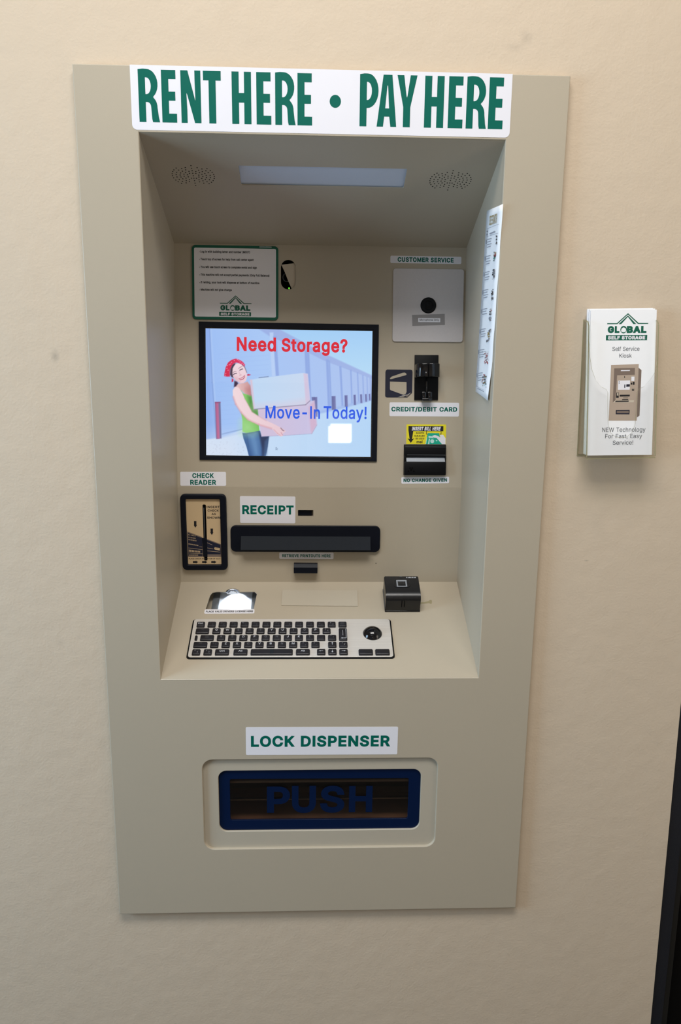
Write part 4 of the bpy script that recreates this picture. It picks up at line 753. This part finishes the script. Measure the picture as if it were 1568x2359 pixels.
obj('banknote_detail', flat([[yl(*p) for p in [(805,530),(930,545),(950,600),(830,590),(815,600)]], [yl(*p) for p in [(820,610),(850,610),(835,765),(795,765)]], [yl(*p) for p in circ(55, 915, 680, 12)], [yl(*p) for p in [(1010,650),(1060,650),(1040,690)]], [yl(*p) for p in [(725,765),(760,560),(775,560),(745,765)]]], 0.52), 'teal_light', ye)
obj('hand_drawing', flat([[yl(*p) for p in [(910,530),(990,505),(1060,530),(1140,575),(1125,500),(1215,500),(1285,600),(1285,765),(1190,765),(1080,640),(1040,590),(960,580)]]], 0.6), 'white', ye)

ba = thing('bill_acceptor', at('U', 542.1, 52.2, -0.05), 'black bill acceptor with a pale metal slot under the yellow label', 'bill acceptor')
obj('housing', [box(-38.9, 38.9, -28.1, 28.1, 0, 3, 0.5), box(-38.0, 38.4, 5.5, 26.5, 2, 8, 1.0), box(-38.6, 38.6, -28, -3.0, 2, 11, 1.6), box(-38.6, -35.0, -6, 8, 2, 8, 0.6), box(36.6, 38.6, -6, 8, 2, 8, 0.6)], 'black', ba)
obj('ridge', [box(-37, 37.6, 23.6, 24.3, 7.9, 8.4), box(-33.5, 37.0, 8.6, 9.3, 7.9, 8.6)], 'grey', ba)
obj('slot_tray', prism([(-3.2, 10.6), (-3.2, 3), (6, 3), (6, 3.6)], -34.6, 36.4), 'midgrey', ba, label='pale grey metal slot')
obj('embossed_mark', slab([circ(1.6, -28, -15, 10), circ(1.6, -24, -15, 10), circ(2.0, -26, -18.5, 10), circ(1.6, -31, -21, 10), circ(1.6, -21, -21, 10)], 11, 11.25), 'void', ba)

# ------------------------------------------------------------------ check reader
ck = thing('check_reader', at('L', 134.7, 97.9, 0.1), 'upright black framed check reader at the left of the recess', 'check reader')
obj('bezel', slab([rr(84.1, 145.6, 9), rr(62.4, 125.4, 2, -0.8, 0.6)], 0, 8, 2.2, 3), 'navy', ck)
o = obj('label_face', slab([rr(64, 127, 2, -0.8, 0.6), rr(6.2, 108, 2, 1.2, -1.2)], 1.5, 3.5), 'tan', ck)
obj('check_slot', [box(-1.9, -0.6, -55, 52.5, 0.0, 2.5), box(3.4, 4.4, -55, 52.5, 0, 2.5), box(-2, 4.4, -56, 53, -6, 0.3)], 'void', ck)
obj('slot_rail', box(-0.4, 0.6, -20, 46, 0.2, 2.6, 0.2), 'grey', ck)
def cq(x, y):
    t = (y-225)/1870.0; xl = 220+65*t; xr = 1205+45*t; return -0.8-31.6+63.2*(x-xl)/(xr-xl), 0.6+63.1-126.2*t
obj('slot_ramp', slab([cq(*p) for p in [(690,1330),(790,1330),(800,1355),(830,1370),(845,1870),(720,1870)]], 3.4, 4.6, 0.4), 'navy', ck)
for t, a, b_, c, d in (('INSERT', 822, 1192, 425, 488), ('CHECK', 848, 1170, 525, 588), ('AS', 958, 1082, 625, 685), ('SHOWN', 832, 1210, 725, 790), ('PLACE CHECK AT BOTTOM OF SLOT', 310, 1215, 1905, 1945)):
    (xa, ya), (xb, yb) = cq(a, c), cq(b_, d); obj('lettering', text(t, xb-xa, ya-yb, (xa+xb)/2, (ya+yb)/2, 3.65, 0.02), 'ink', ck)
def arrow(pts): return [cq(*p) for p in pts]
for q in [[(458,855),(528,855),(528,962),(545,962),(500,1042),(450,962),(462,962)], [(930,1065),(1000,1065),(998,1170),(1012,1170),(968,1250),(918,1170),(932,1170)]] + \
    [[(x,1995),(x+85,1995),(x+82,1980),(x+150,2022),(x+88,2065),(x+88,2050),(x,2048)] for x in (425, 688, 948)]:
    obj('printed_arrow', flat([arrow(q)], 3.65), 'ink', ck)
chk = obj('printed_check', flat([arrow([(268,1150),(690,1305),(712,1875),(290,1875)]), arrow([(822,1358),(1228,1510),(1235,1875),(848,1875)])], 3.62), 'tan' if False else 'brown_dark_print', ck)
chk2 = obj('printed_check', flat([arrow([(280,1185),(690,1335),(708,1850),(300,1850)]), arrow([(824,1385),(1212,1528),(1220,1800),(840,1800)])], 3.7), 'navy_print', ck)
det = []
for y, xa, xb, n in ((1240,300,520,6),(1310,300,520,7),(1375,305,540,8),(1500,305,590,11)):
    for i in range(n):
        x = xa+(xb-xa)*i/n; yy = y+(x-300)*.22*.8; det.append(arrow([(x,yy-16),(x+14,yy-14),(x+14,yy+16),(x,yy+14)]))
for i in range(8): det.append(arrow([(312+i*42,1665+i*5),(338+i*42,1668+i*5),(338+i*42,1725+i*4),(312+i*42,1722+i*4)]))
det += [arrow(q) for pts in ([(300,1615),(700,1665)], [(310,1760),(700,1785)], [(610,1580),(690,1590)], [(830,1465),(980,1530)], [(835,1615),(1000,1645)], [(835,1700),(1200,1735)], [(1050,1600),(1195,1625),(1195,1690),(1050,1660),(1035,1630),(1050,1600)]) for q in strip(pts, 9)]
for i in range(12): det.append(arrow([(320+i*22,1808),(332+i*22,1808),(332+i*22,1835),(320+i*22,1835)]))
obj('check_details', flat(det, 3.78), 'tan', ck)

# ------------------------------------------------------------------ receipt printer
rp = thing('receipt_slot', at('L', 322.6, 85.7, -0.1), 'long black rounded printout slot with a grey sloping lip', 'printer slot')
obj('bezel', slab([rr(279.1, 50.5, 10, 0, 0, 8)], 0, 6, 1.4, 3), 'navy', rp)
obj('lip', [prism([(6.0, 5.5), (-17.5, 19), (-19.0, 18), (-19.0, 5)], -120, 121)], 'darkgrey', rp, label='dark grey sloping exit lip')
obj('lip_underside', box(-119, 120, -21.5, -18.9, 4, 15, 0.5), 'navy', rp)
bs = thing('barcode_sensor', at('L', 322.8, 29.5, -0.4), 'small black block sensor under the RETRIEVE PRINTOUTS HERE label', 'sensor')
obj('body', prism([(8.6, 0), (8.6, 8), (7.6, 9), (2.6, 13), (-8.2, 13), (-8.6, 12.4), (-8.6, 0)], -22.2, 22.2), 'navy', bs)
obj('seam', box(-21.6, 21.6, 2.2, 2.8, 12.6, 13.2), 'darkgrey', bs)

# ------------------------------------------------------------------ keyboard with trackball
kb = thing('keyboard', at('S', 299.7, 90.4, -0.15), 'brushed metal industrial keyboard with black keys and trackball', 'keyboard')
def kl(u, v): return u-299.7, v-90.4
bx, by = kl(441.3, 101)
obj('gasket', slab([rr(353.2, 94.4, 6)], 0, 1.4, 0.3), 'black', kb)
obj('face_plate', slab([rr(348.2, 90.6, 4.5, 0.0, 0.8), circ(16.6, bx, by, 40)], 1.2, 2.8, 0.4), 'steel', kb)
obj('trackball_socket', lathe([(17.5, 2.4), (16.2, 1.5), (14.5, -8)], 40, bx, by), 'void', kb, smooth=True)
obj('trackball', lathe([(0.01, 13)] + [(19*math.sin(a*PI/28), -6+19*math.cos(a*PI/28)) for a in range(1, 22)], 40, bx, by), 'black_gloss', kb, smooth=True)
rows = {1: 121.2, 2: 105.0, 3: 88.7, 4: 72.3, 5: 55.3}
kcache = {}
def key_mesh(w, h):
    k = (round(w, 1), round(h, 1))
    if k not in kcache:
        bm = bmesh.new(); a, b_, c, d = w/2, h/2, w/2-1.6, h/2-1.5
        def ring(x, y, z, r):
            out = []
            for kk, (sx, sy) in enumerate(((1, 1), (-1, 1), (-1, -1), (1, -1))):
                for i in range(3):
                    an = PI/2*kk+PI/4*i; out.append(bm.verts.new(((sx*(x-r)+r*math.cos(an))*.001, (sy*(y-r)+r*math.sin(an))*.001, z*.001)))
            return out
        rs = [ring(a, b_, 0, 1.5), ring(a, b_, 1.6, 1.5), ring(a-0.5, b_-0.5, 3.0, 1.4), ring(c, d, 3.6, 1.2)]
        for r0, r1 in zip(rs, rs[1:]):
            for i in range(12): bm.faces.new((r0[i], r0[(i+1) % 12], r1[(i+1) % 12], r1[i]))
        bm.faces.new(rs[-1]); me = D.meshes.new('key'); bm.to_mesh(me); bm.free(); me.materials.append(M['black_key']); me.shade_smooth()
        kcache[k] = me
    return kcache[k]
M['black_key'] = mat('key_plastic', (27, 26, 32), 0.38, spec=0.45, noise=0.06, nscale=200)
def key(u0, u1, v, leg=None, worn=False, h=12.9, style='n'):
    o = D.objects.new('key', key_mesh(u1-u0, h)); C.objects.link(o); o.parent = kb
    x, y = kl((u0+u1)/2, v); o.location = (x*.001, y*.001, .0026)
    if not leg: return o
    m = 'legend_worn' if worn else 'legend'
    w = u1-u0
    if style == 'n': me = utext(leg, 4.3 if len(leg) == 1 else 3.7, 0, 1.6, 3.72, 0.012)
    elif style == '2': me = join([utext(leg[0], 2.5, -2.0, 2.6, 3.72, 0.0, True), utext(leg[1], 2.8, 2.2, -0.6, 3.72, 0.0, True)])
    elif style == 'l': me = join([utext(l_, 2.0, 0, 2.4-3.0*i, 3.72, 0.0) for i, l_ in enumerate(leg)])
    elif style == 'up' or style == 'down':
        s_ = 1 if style == 'up' else -1
        me = flat([[(-0.35, -2.5*s_+1), (0.35, -2.5*s_+1), (0.35, 1.2*s_+1), (1.7, 1.2*s_+1), (0, 3.6*s_+1), (-1.7, 1.2*s_+1), (-0.35, 1.2*s_+1)]], 3.72)
    elif style in ('left', 'right'):
        s_ = 1 if style == 'right' else -1
        me = flat([[(-3.2*s_, 0.8), (-3.2*s_, 1.4), (1.2*s_, 1.4), (1.2*s_, 2.4), (3.6*s_, 1.1), (1.2*s_, -0.2), (1.2*s_, 0.8)]], 3.72)
    elif style == 'enter': me = flat([[(4.2, 12), (4.8, 12), (4.8, -10), (-1.5, -10), (-1.5, -8.8), (-3.6, -10.4), (-1.5, -12), (-1.5, -10.9), (5.6, -10.9), (5.6, 12)], [(-0.4, 9), (0.1, 9), (0.1, -4), (-0.4, -4)]], 3.72)
    obj('legend', me, m, o)
    return o
P1 = 19.24; U1 = 138.9
r1 = ['Esc', '!1', '@2', '#3', '$4', '%5', '^6', '&7', '*8', '(9', ')0', '_-', '+=', 'BS']
for i, l_ in enumerate(r1):
    c = U1+P1*i
    if l_ == 'Esc': key(c-7.1, c+7.1, rows[1], 'Esc', False)
    elif l_ == 'BS': key(c-7.3, c+7.3, rows[1], ['Back', 'Space'], True, style='l')
    else: key(c-7.1, c+7.1, rows[1], l_, l_ not in ('_-', '+='), style='2')
key(132, 155.3, rows[2], ['Tab'], True, style='l')
for i, l_ in enumerate('QWERTYUIOP'): key(161.0+P1*i, 175.1+P1*i, rows[2], l_, l_ in 'ERTIO')
key(353.4, 367.7, rows[2], '|\\', False, style='2')
key(132.4, 137.0, rows[3], h=11)
key(141.8, 165.3, rows[3], ['Caps', 'Lock'], True, style='l')
for i, l_ in enumerate('ASDFGHJKL'): key(170.6+P1*i, 184.8+P1*i, rows[3], l_, l_ in 'ASGHL')
key(343.6, 358.0, rows[3], ':;', True, style='2'); key(362.8, 377.2, rows[3], '"\'', False, style='2')
key(381.9, 396.5, 96.9, 'E', False, h=29, style='enter')
key(132.2, 155.8, rows[4], ['Shift'], True, style='l'); key(160.8, 175.0, rows[4], '~`', False, style='2')
for i, l_ in enumerate('ZXCVBNM'): key(180.2+P1*i, 194.4+P1*i, rows[4], l_, l_ in 'CN')
key(314.6, 328.9, rows[4], '<,', False, style='2'); key(333.9, 348.3, rows[4], '>.', False, style='2')
key(362.8, 377.3, rows[4], 'u', False, style='up'); key(381.8, 396.4, rows[4], '?/', False, style='2')
key(132.0, 146.0, rows[5], '{[', False, style='2'); key(151.5, 165.6, rows[5], '}]', False, style='2')
key(170.8, 194.6, rows[5], 'Ctrl'); key(202, 225.7, rows[5], 'Alt')
sb = key(231, 302.5, rows[5]); obj('space_bar_mark', slab(rr(6.6, 9.6, 1), 3.55, 3.9, 0.1), 'darkgrey', sb, label='grey square in the middle of the space bar')
key(307.8, 331.6, rows[5], 'Alt')
key(343.6, 358.1, rows[5], 'l', style='left'); key(362.7, 377.2, rows[5], 'd', style='down'); key(381.7, 396.3, rows[5], 'r', style='right')
key(414.6, 439.2, 54.8); key(443.2, 467.9, 54.8)

# ------------------------------------------------------------------ fingerprint reader
fp = thing('fingerprint_reader', at('S', 499.5, 157, 0), 'black box fingerprint reader standing on the right of the shelf', 'fingerprint reader')
pf = [(0, 0.5), (0.5, 0), (54, 0), (55.5, 1), (55.5, 37), (54.5, 38.2), (16, 36.5), (11, 35.8), (6.5, 33.6), (3, 30), (1.2, 25), (0.6, 5)]
bd = prism(pf, -31.7, 31.7); bmd = bmesh.new(); bmd.from_mesh(bd); eds = [e for e in bmd.edges if abs(e.verts[0].co.x-e.verts[1].co.x) < 1e-6]
bmesh.ops.bevel(bmd, geom=eds, offset=.0012, segments=2, affect='EDGES'); bmd.to_mesh(bd); bmd.free()
M['reader'] = mat('satin_black_plastic', (12, 13, 17), 0.3, spec=0.6, noise=0.05, nscale=200, bump=0.1, bscale=2500)
obj('body', bd, 'reader', fp)
obj('base_trim', box(-32.2, 32.2, -0.6, 56, 0, 3.2, 0.8), 'black_gloss', fp)
obj('side_seam', [box(-32.3, -31.5, 3, 54, 6, 7.2), box(31.5, 32.3, 3, 54, 6, 7.2)], 'grey', fp)
tilt = math.atan2(38.2-36.5, 54.5-16)
wf_ = obj('sensor_frame', slab([rr(19.2, 17.6, 0.8), rr(14.0, 11.6, 0.3, 0, -0.8)], 0, 1.0, 0.2), 'midgrey', fp, loc=(-0.8, 35.5, 37.2)); wf_.rotation_euler.x = tilt
obj('sensor_glass', slab(rr(14.2, 11.8, 0.3, 0, -0.8), 0, 0.5), 'black_gloss', wf_)
gr = obj('sensor_groove', slab([rr(31, 22, 6), rr(29.4, 20.4, 5.2)], 0, 0.35), 'black_gloss', fp, loc=(-0.8, 36.0, 37.15)); gr.rotation_euler.x = tilt
obj('centre_groove', [box(-2.9, -1.9, -0.4, 1.3, 12, 27), box(1.9, 2.9, -0.4, 1.3, 12, 27)], 'void', fp)
obj('status_window', slab(rr(5, 1.2, 0.5), 38.0, 38.7), 'grey', fp, loc=(-1.0, 53.4, 0))
lt = obj('worn_lettering', flat([rect4(9+k*2.7, 10.6+k*2.7+(k % 3)*.3, -1.1, 1.3-(k % 2)*.5) for k in range(7)], 0.1), 'legend', fp, loc=(0, 51.0, 38.15)); lt.rotation_euler = (tilt, 0, 0); lt['kind'] = 'stuff'

# ------------------------------------------------------------------ poster on the right side panel
po = obj('size_chart', None if False else D.meshes.new('size_chart'), None)
def sheet(w, h, curl, nx=4, ny=28):
    v = []; f = []
    for j in range(ny+1):
        for i in range(nx+1):
            x = -w/2+w*i/nx; y = -h/2+h*j/ny; t = 1-j/ny
            v.append((x*.001, y*.001, (0.4+curl*max(0, t-.8)*5*(i/nx)**2+0.5*math.sin(j*.9)*(i/nx)*.4)*.001))
    for j in range(ny):
        for i in range(nx): f.append((j*(nx+1)+i, j*(nx+1)+i+1, (j+1)*(nx+1)+i+1, (j+1)*(nx+1)+i))
    me = D.meshes.new('t'); me.from_pydata(v, [], f); me.update(); me.shade_smooth(); return me
D.objects.remove(po)
po = obj('size_chart', sheet(107.9, 286.9, 3.0), 'paper', smooth=True); po.matrix_world = at('R', -60.7, 1043.2, -4.6); tag(po, 'long narrow white size chart taped inside the right wall of the recess', 'poster')
md = po.modifiers.new('thickness', 'SOLIDIFY'); md.thickness = 0.0003; md.offset = -1
def pq(x, y):   # zoom pixels of the sheet -> sheet millimetres
    yl_ = 187+2048*((y-155)/2125.0); t = (y-155)/2125.0; xl = 178-81*t; xr = 362-107*t; s_ = (x-xl)/(xr-xl)
    yt = 187-65*s_; yb = 2235+90*s_
    return -53.9+107.8*s_, 143.4-286.8*(y-yt)/(yb-yt)
Zp = 1.6
def pr_(name, polys, m): return obj(name, flat([[pq(*p) for p in q] for q in polys], Zp), m, po)
(xa, ya), (xb, yb) = pq(218, 300), pq(306, 262); 
tt = text('SIZE ESTIMATOR', 50, 14, (xa+xb)/2, (ya+yb)/2, Zp, 0.02); obj('lettering', tt, 'gold_print', po)
pr_('ruled_lines', [[(190,377),(330,330),(330,333),(190,380)], [(190,462),(325,425),(325,428),(190,465)], [(108,2165),(240,2222),(240,2225),(108,2168)], [(196,380),(198,380),(120,2170),(118,2170)]], 'grey_print')
bars = []
for y0 in (490, 675, 850, 1050, 1265, 1495, 1735, 2010):
    dx = -(y0-490)*.045
    for k in range(4 if y0 != 1265 else 3):
        bars.append([(200+dx, y0+k*28), (250+dx-(k % 2)*10, y0+k*28-12), (250+dx-(k % 2)*10, y0+k*28-2), (200+dx, y0+k*28+10)])
    bars.append([(181+dx, y0+5), (188+dx, y0+3), (188+dx, y0+50), (181+dx, y0+52)])
bars += [[(228,425),(288,402),(288,418),(228,441)], [(190,400),(200,397),(200,412),(190,415)], [(190,430),(200,428),(200,448),(190,450)], [(128,2188),(212,2225),(212,2235),(128,2198)]]
pr_('printed_text', bars, 'grey_print')['kind'] = 'stuff'
def picture(x0, y0, x1, y1, slant, mats, n):
    by = {}
    for i in range(n):
        cx_ = random.uniform(x0, x1); cy_ = random.uniform(y0, y1); w_q = random.uniform(3, 8); h_q = random.uniform(7, 20); cx_ -= (cy_-y0)*slant
        by.setdefault(random.choice(mats), []).append((cx_, cy_, w_q, h_q))
    for k, (m, qs) in enumerate(by.items()):
        bm = bmesh.new()
        for i, (cx_, cy_, w_q, h_q) in enumerate(qs):
            pts = [pq(cx_-w_q/2, cy_-h_q/2), pq(cx_+w_q/2, cy_-h_q/2-2), pq(cx_+w_q/2, cy_+h_q/2-2), pq(cx_-w_q/2, cy_+h_q/2)]
            bm.faces.new([bm.verts.new((p[0]*.001, p[1]*.001, (Zp+0.02*(i+1)+0.05*k)*.001)) for p in reversed(pts)])
        me = D.meshes.new('t'); bm.to_mesh(me); bm.free(); o_ = obj('printed_picture', me, m, po); o_['kind'] = 'stuff'
dk = ['darkgrey_print', 'darkgrey_print', 'grey_print', 'ink']
picture(304, 452, 313, 548, 0, dk, 16); picture(286, 636, 306, 680, .05, ['gold_print', 'red_print', 'darkgrey_print'], 14); picture(284, 685, 298, 730, .1, dk + ['teal'], 9)
picture(276, 825, 296, 940, .06, dk, 24); picture(268, 1038, 286, 1172, .03, dk, 22)
picture(252, 1258, 268, 1405, .06, dk + ['red_print', 'brown_dark_print'], 28); picture(228, 1492, 262, 1530, .03, dk, 12); picture(230, 1530, 260, 1590, .03, ['gold_print'], 16); picture(222, 1600, 250, 1645, .05, dk, 12)
picture(200, 1752, 242, 1888, .02, ['red_print', 'red_print', 'darkgrey_print', 'paper'], 44); picture(174, 2025, 226, 2175, .0, dk + ['teal_light', 'red_print', 'gold_print', 'paper'], 56)

# ------------------------------------------------------------------ brochure holder on the wall
HR = 1.5
hm = F['W'] @ Matrix.Translation((.8065, .815, 0)) @ Matrix.Rotation(math.radians(HR), 4, 'Z')     # origin: bottom middle of the back
hd = thing('brochure_holder', hm, 'clear acrylic brochure holder fixed to the wall right of the kiosk', 'brochure holder')
HW = 53.5; HH = 207
fz = lambda y: 43 - (43-24)*y/HH       # depth of the leaning front pane
obj('back_pane', slab(rr(2*HW, HH, 2, 0, HH/2), 0, 2), 'acrylic', hd)
for s_ in (-1, 1):
    x = s_*(HW-1)
    obj('side_pane', prism([(0, 2), (HH, 2), (HH-4, fz(HH)-4), (HH-9, fz(HH)), (0, fz(0))], x-1, x+1), 'acrylic_side', hd)
obj('base_pane', box(-HW, HW, -2, 0.2, 0, 43), 'acrylic_side', hd)
for s_ in (-1, 1):
    x = s_*(HW-0.5)
    obj('pane_edge', [prism([(1, fz(0)-0.4), (1, fz(0)+0.6), (HH-9, fz(HH)+0.6), (HH-9, fz(HH)-0.4)], x-0.5, x+0.5), box(x-0.4, x+0.4, 0, HH, 0.1, 1.2), prism([(HH-1, 1), (HH, 2), (HH-4, fz(HH)-4), (HH-9, fz(HH)), (HH-10, fz(HH)-.6), (HH-5, fz(HH)-4.5)], x-0.4, x+0.4)], 'edge', hd)
obj('pane_edge', [box(-HW, HW, -2.2, -1.2, 42, 43.4), box(-HW, HW, -2.2, -1.4, 0.2, 1.4)], 'edge', hd)
lx = [(-HW, 0), (HW, 0), (HW, 150), (50, 128), (42, 116), (33, 106), (25, 103), (22.5, 98), (22, 70), (21, 50), (17, 38), (9, 31), (0, 29.5), (-9, 31), (-17, 38), (-21, 50), (-22, 70), (-22.5, 98), (-25, 103), (-33, 107), (-42, 118), (-48, 134), (-51, 152), (-53, 175), (-HW, 198)]
fp_ = slab(lx, 0, 2); ang = -math.atan2(19, HH)
fp_.transform(Matrix.Translation((0, 0, .041)) @ Matrix.Rotation(ang, 4, 'X'))
obj('front_pane', fp_, 'acrylic', hd)
# bright polished edge of the scoop
ed = []
for (xa, ya), (xb, yb) in zip(lx[2:], lx[3:]):
    pass
ep = slab([lx[2:] + [(x+(0.45 if x < 0 else -0.45) if abs(x) > 22.6 else x*0.98, y-0.5) for x, y in reversed(lx[2:])]], 2.0, 2.3); ep.transform(Matrix.Translation((0, 0, .041)) @ Matrix.Rotation(ang, 4, 'X'))
obj('pane_edge', ep, 'edge', hd, label='thin polished edge of the scooped front pane')
def brochure(k, label, group, front=False):
    lean = math.atan2(22, 219)
    z = 35.5 - 2.1*k
    dx = (0, -0.5, -0.8, -1.2, -0.6, -1.5)[k]; dy = (0, 1.6, 0.6, 2.4, 0.8, 1.2)[k]
    m = hm @ Matrix.Translation(((0.6+dx)*.001, (2+dy)*.001, z*.001)) @ Matrix.Rotation(math.radians(-0.6 + (0, .3, -.1, .5, .1, -.3)[k]), 4, 'Z') @ Matrix.Rotation(-lean, 4, 'X')
    o = obj('brochure', [box(-50.6, 50.6, 0, 219, -0.5, 0.0), box(-50.4, 50.6, 0.4, 217.8, -1.1, -0.65), box(-50.6, 50.4, 0, 218, -1.75, -1.25), box(-50.6, -50.2, 0, 218, -1.7, 0)], 'paper'); o.matrix_world = m
    tag(o, label, 'brochure', group); return o
bf = brochure(0, 'front white folded kiosk brochure with green roof logo, foremost in the clear wall holder', 'folded brochures in the wall holder')
for k in range(1, 6): brochure(k, 'plain white edge of a folded brochure stacked behind the front one', 'folded brochures in the wall holder')
def bq(x, y):
    t = (y-105)/2045.0; xl = 285-38*t; xr = 1250-107*t; return -50.6+101.2*(x-xl)/(xr-xl), 218-218*t
cx, _ = bq(822, 330); logo(bf, cx, bq(822, 332)[1], 63.3, 0.15)
def btext(t, a, b_, c, d):
    (xa, ya), (xb, yb) = bq(a, c), bq(b_, d); obj('lettering', text(t, xb-xa, ya-yb, (xa+xb)/2, (ya+yb)/2, 0.15, 0.0), 'darkgrey_print', bf)
btext('Self Service', 603, 990, 608, 668); btext('Kiosk', 703, 878, 705, 762)
btext('NEW Technology', 458, 1058, 1752, 1832); btext('For Fast, Easy', 500, 1010, 1845, 1922); btext('Service!', 605, 886, 1938, 1998)
def bp(polys, m, z, nm='printed_kiosk'): obj(nm, flat([[bq(*p) for p in q] for q in polys], z), m, bf)
bp([[(975,905),(1016,940),(980,1585),(942,1610)]], 'brown_dark_print', 0.15)
bp([[(582,866),(978,853),(940,1655),(547,1652)]], 'brown_print', 0.2)
bp([[(627,912),(923,907),(900,1395),(605,1395)]], 'brown_dark_print', 0.25)
bp([[(668,1010),(920,1005),(900,1395),(640,1390),(660,1130)]], 'brown_print', 0.3)
bp([[(605,1395),(640,1365),(905,1365),(900,1395)]], 'card', 0.32)
bp([[(722,938),(852,936),(848,950),(720,952)], [(682,1085),(852,1083),(845,1215),(678,1215)], [(870,1030),(915,1030),(912,1090),(868,1090)]], 'white', 0.35)
bp([[(798,1138),(848,1137),(846,1172),(796,1173)], [(690,1100),(706,1100),(705,1108),(690,1108)], [(690,1120),(704,1120),(703,1128),(690,1128)], [(770,1140),(784,1140),(782,1188),(768,1188)]], 'navy_print', 0.4)
bp([[(768,1022),(778,1022),(778,1048),(768,1048)], [(860,1115),(882,1115),(882,1142),(860,1142)], [(890,1105),(915,1105),(913,1145),(890,1145)], [(876,1198),(908,1197),(907,1228),(876,1228)],
    [(655,1255),(692,1255),(688,1328),(652,1328)], [(704,1286),(846,1286),(844,1310),(700,1312)], [(738,1348),(825,1347),(822,1360),(734,1362)], [(648,1370),(835,1370),(825,1386),(636,1388)], [(752,1326),(820,1326),(818,1332),(750,1332)]], 'ink', 0.4)
bp([[(665,1260),(686,1260),(684,1300),(664,1295)], [(880,1202),(904,1201),(903,1210),(880,1210)]], 'card', 0.45)
bp([[(648,1503),(842,1503),(838,1565),(646,1563)]], 'navy_print', 0.35); bp([[(662,1515),(830,1515),(828,1548),(660,1546)]], 'brown_dark_print', 0.4)
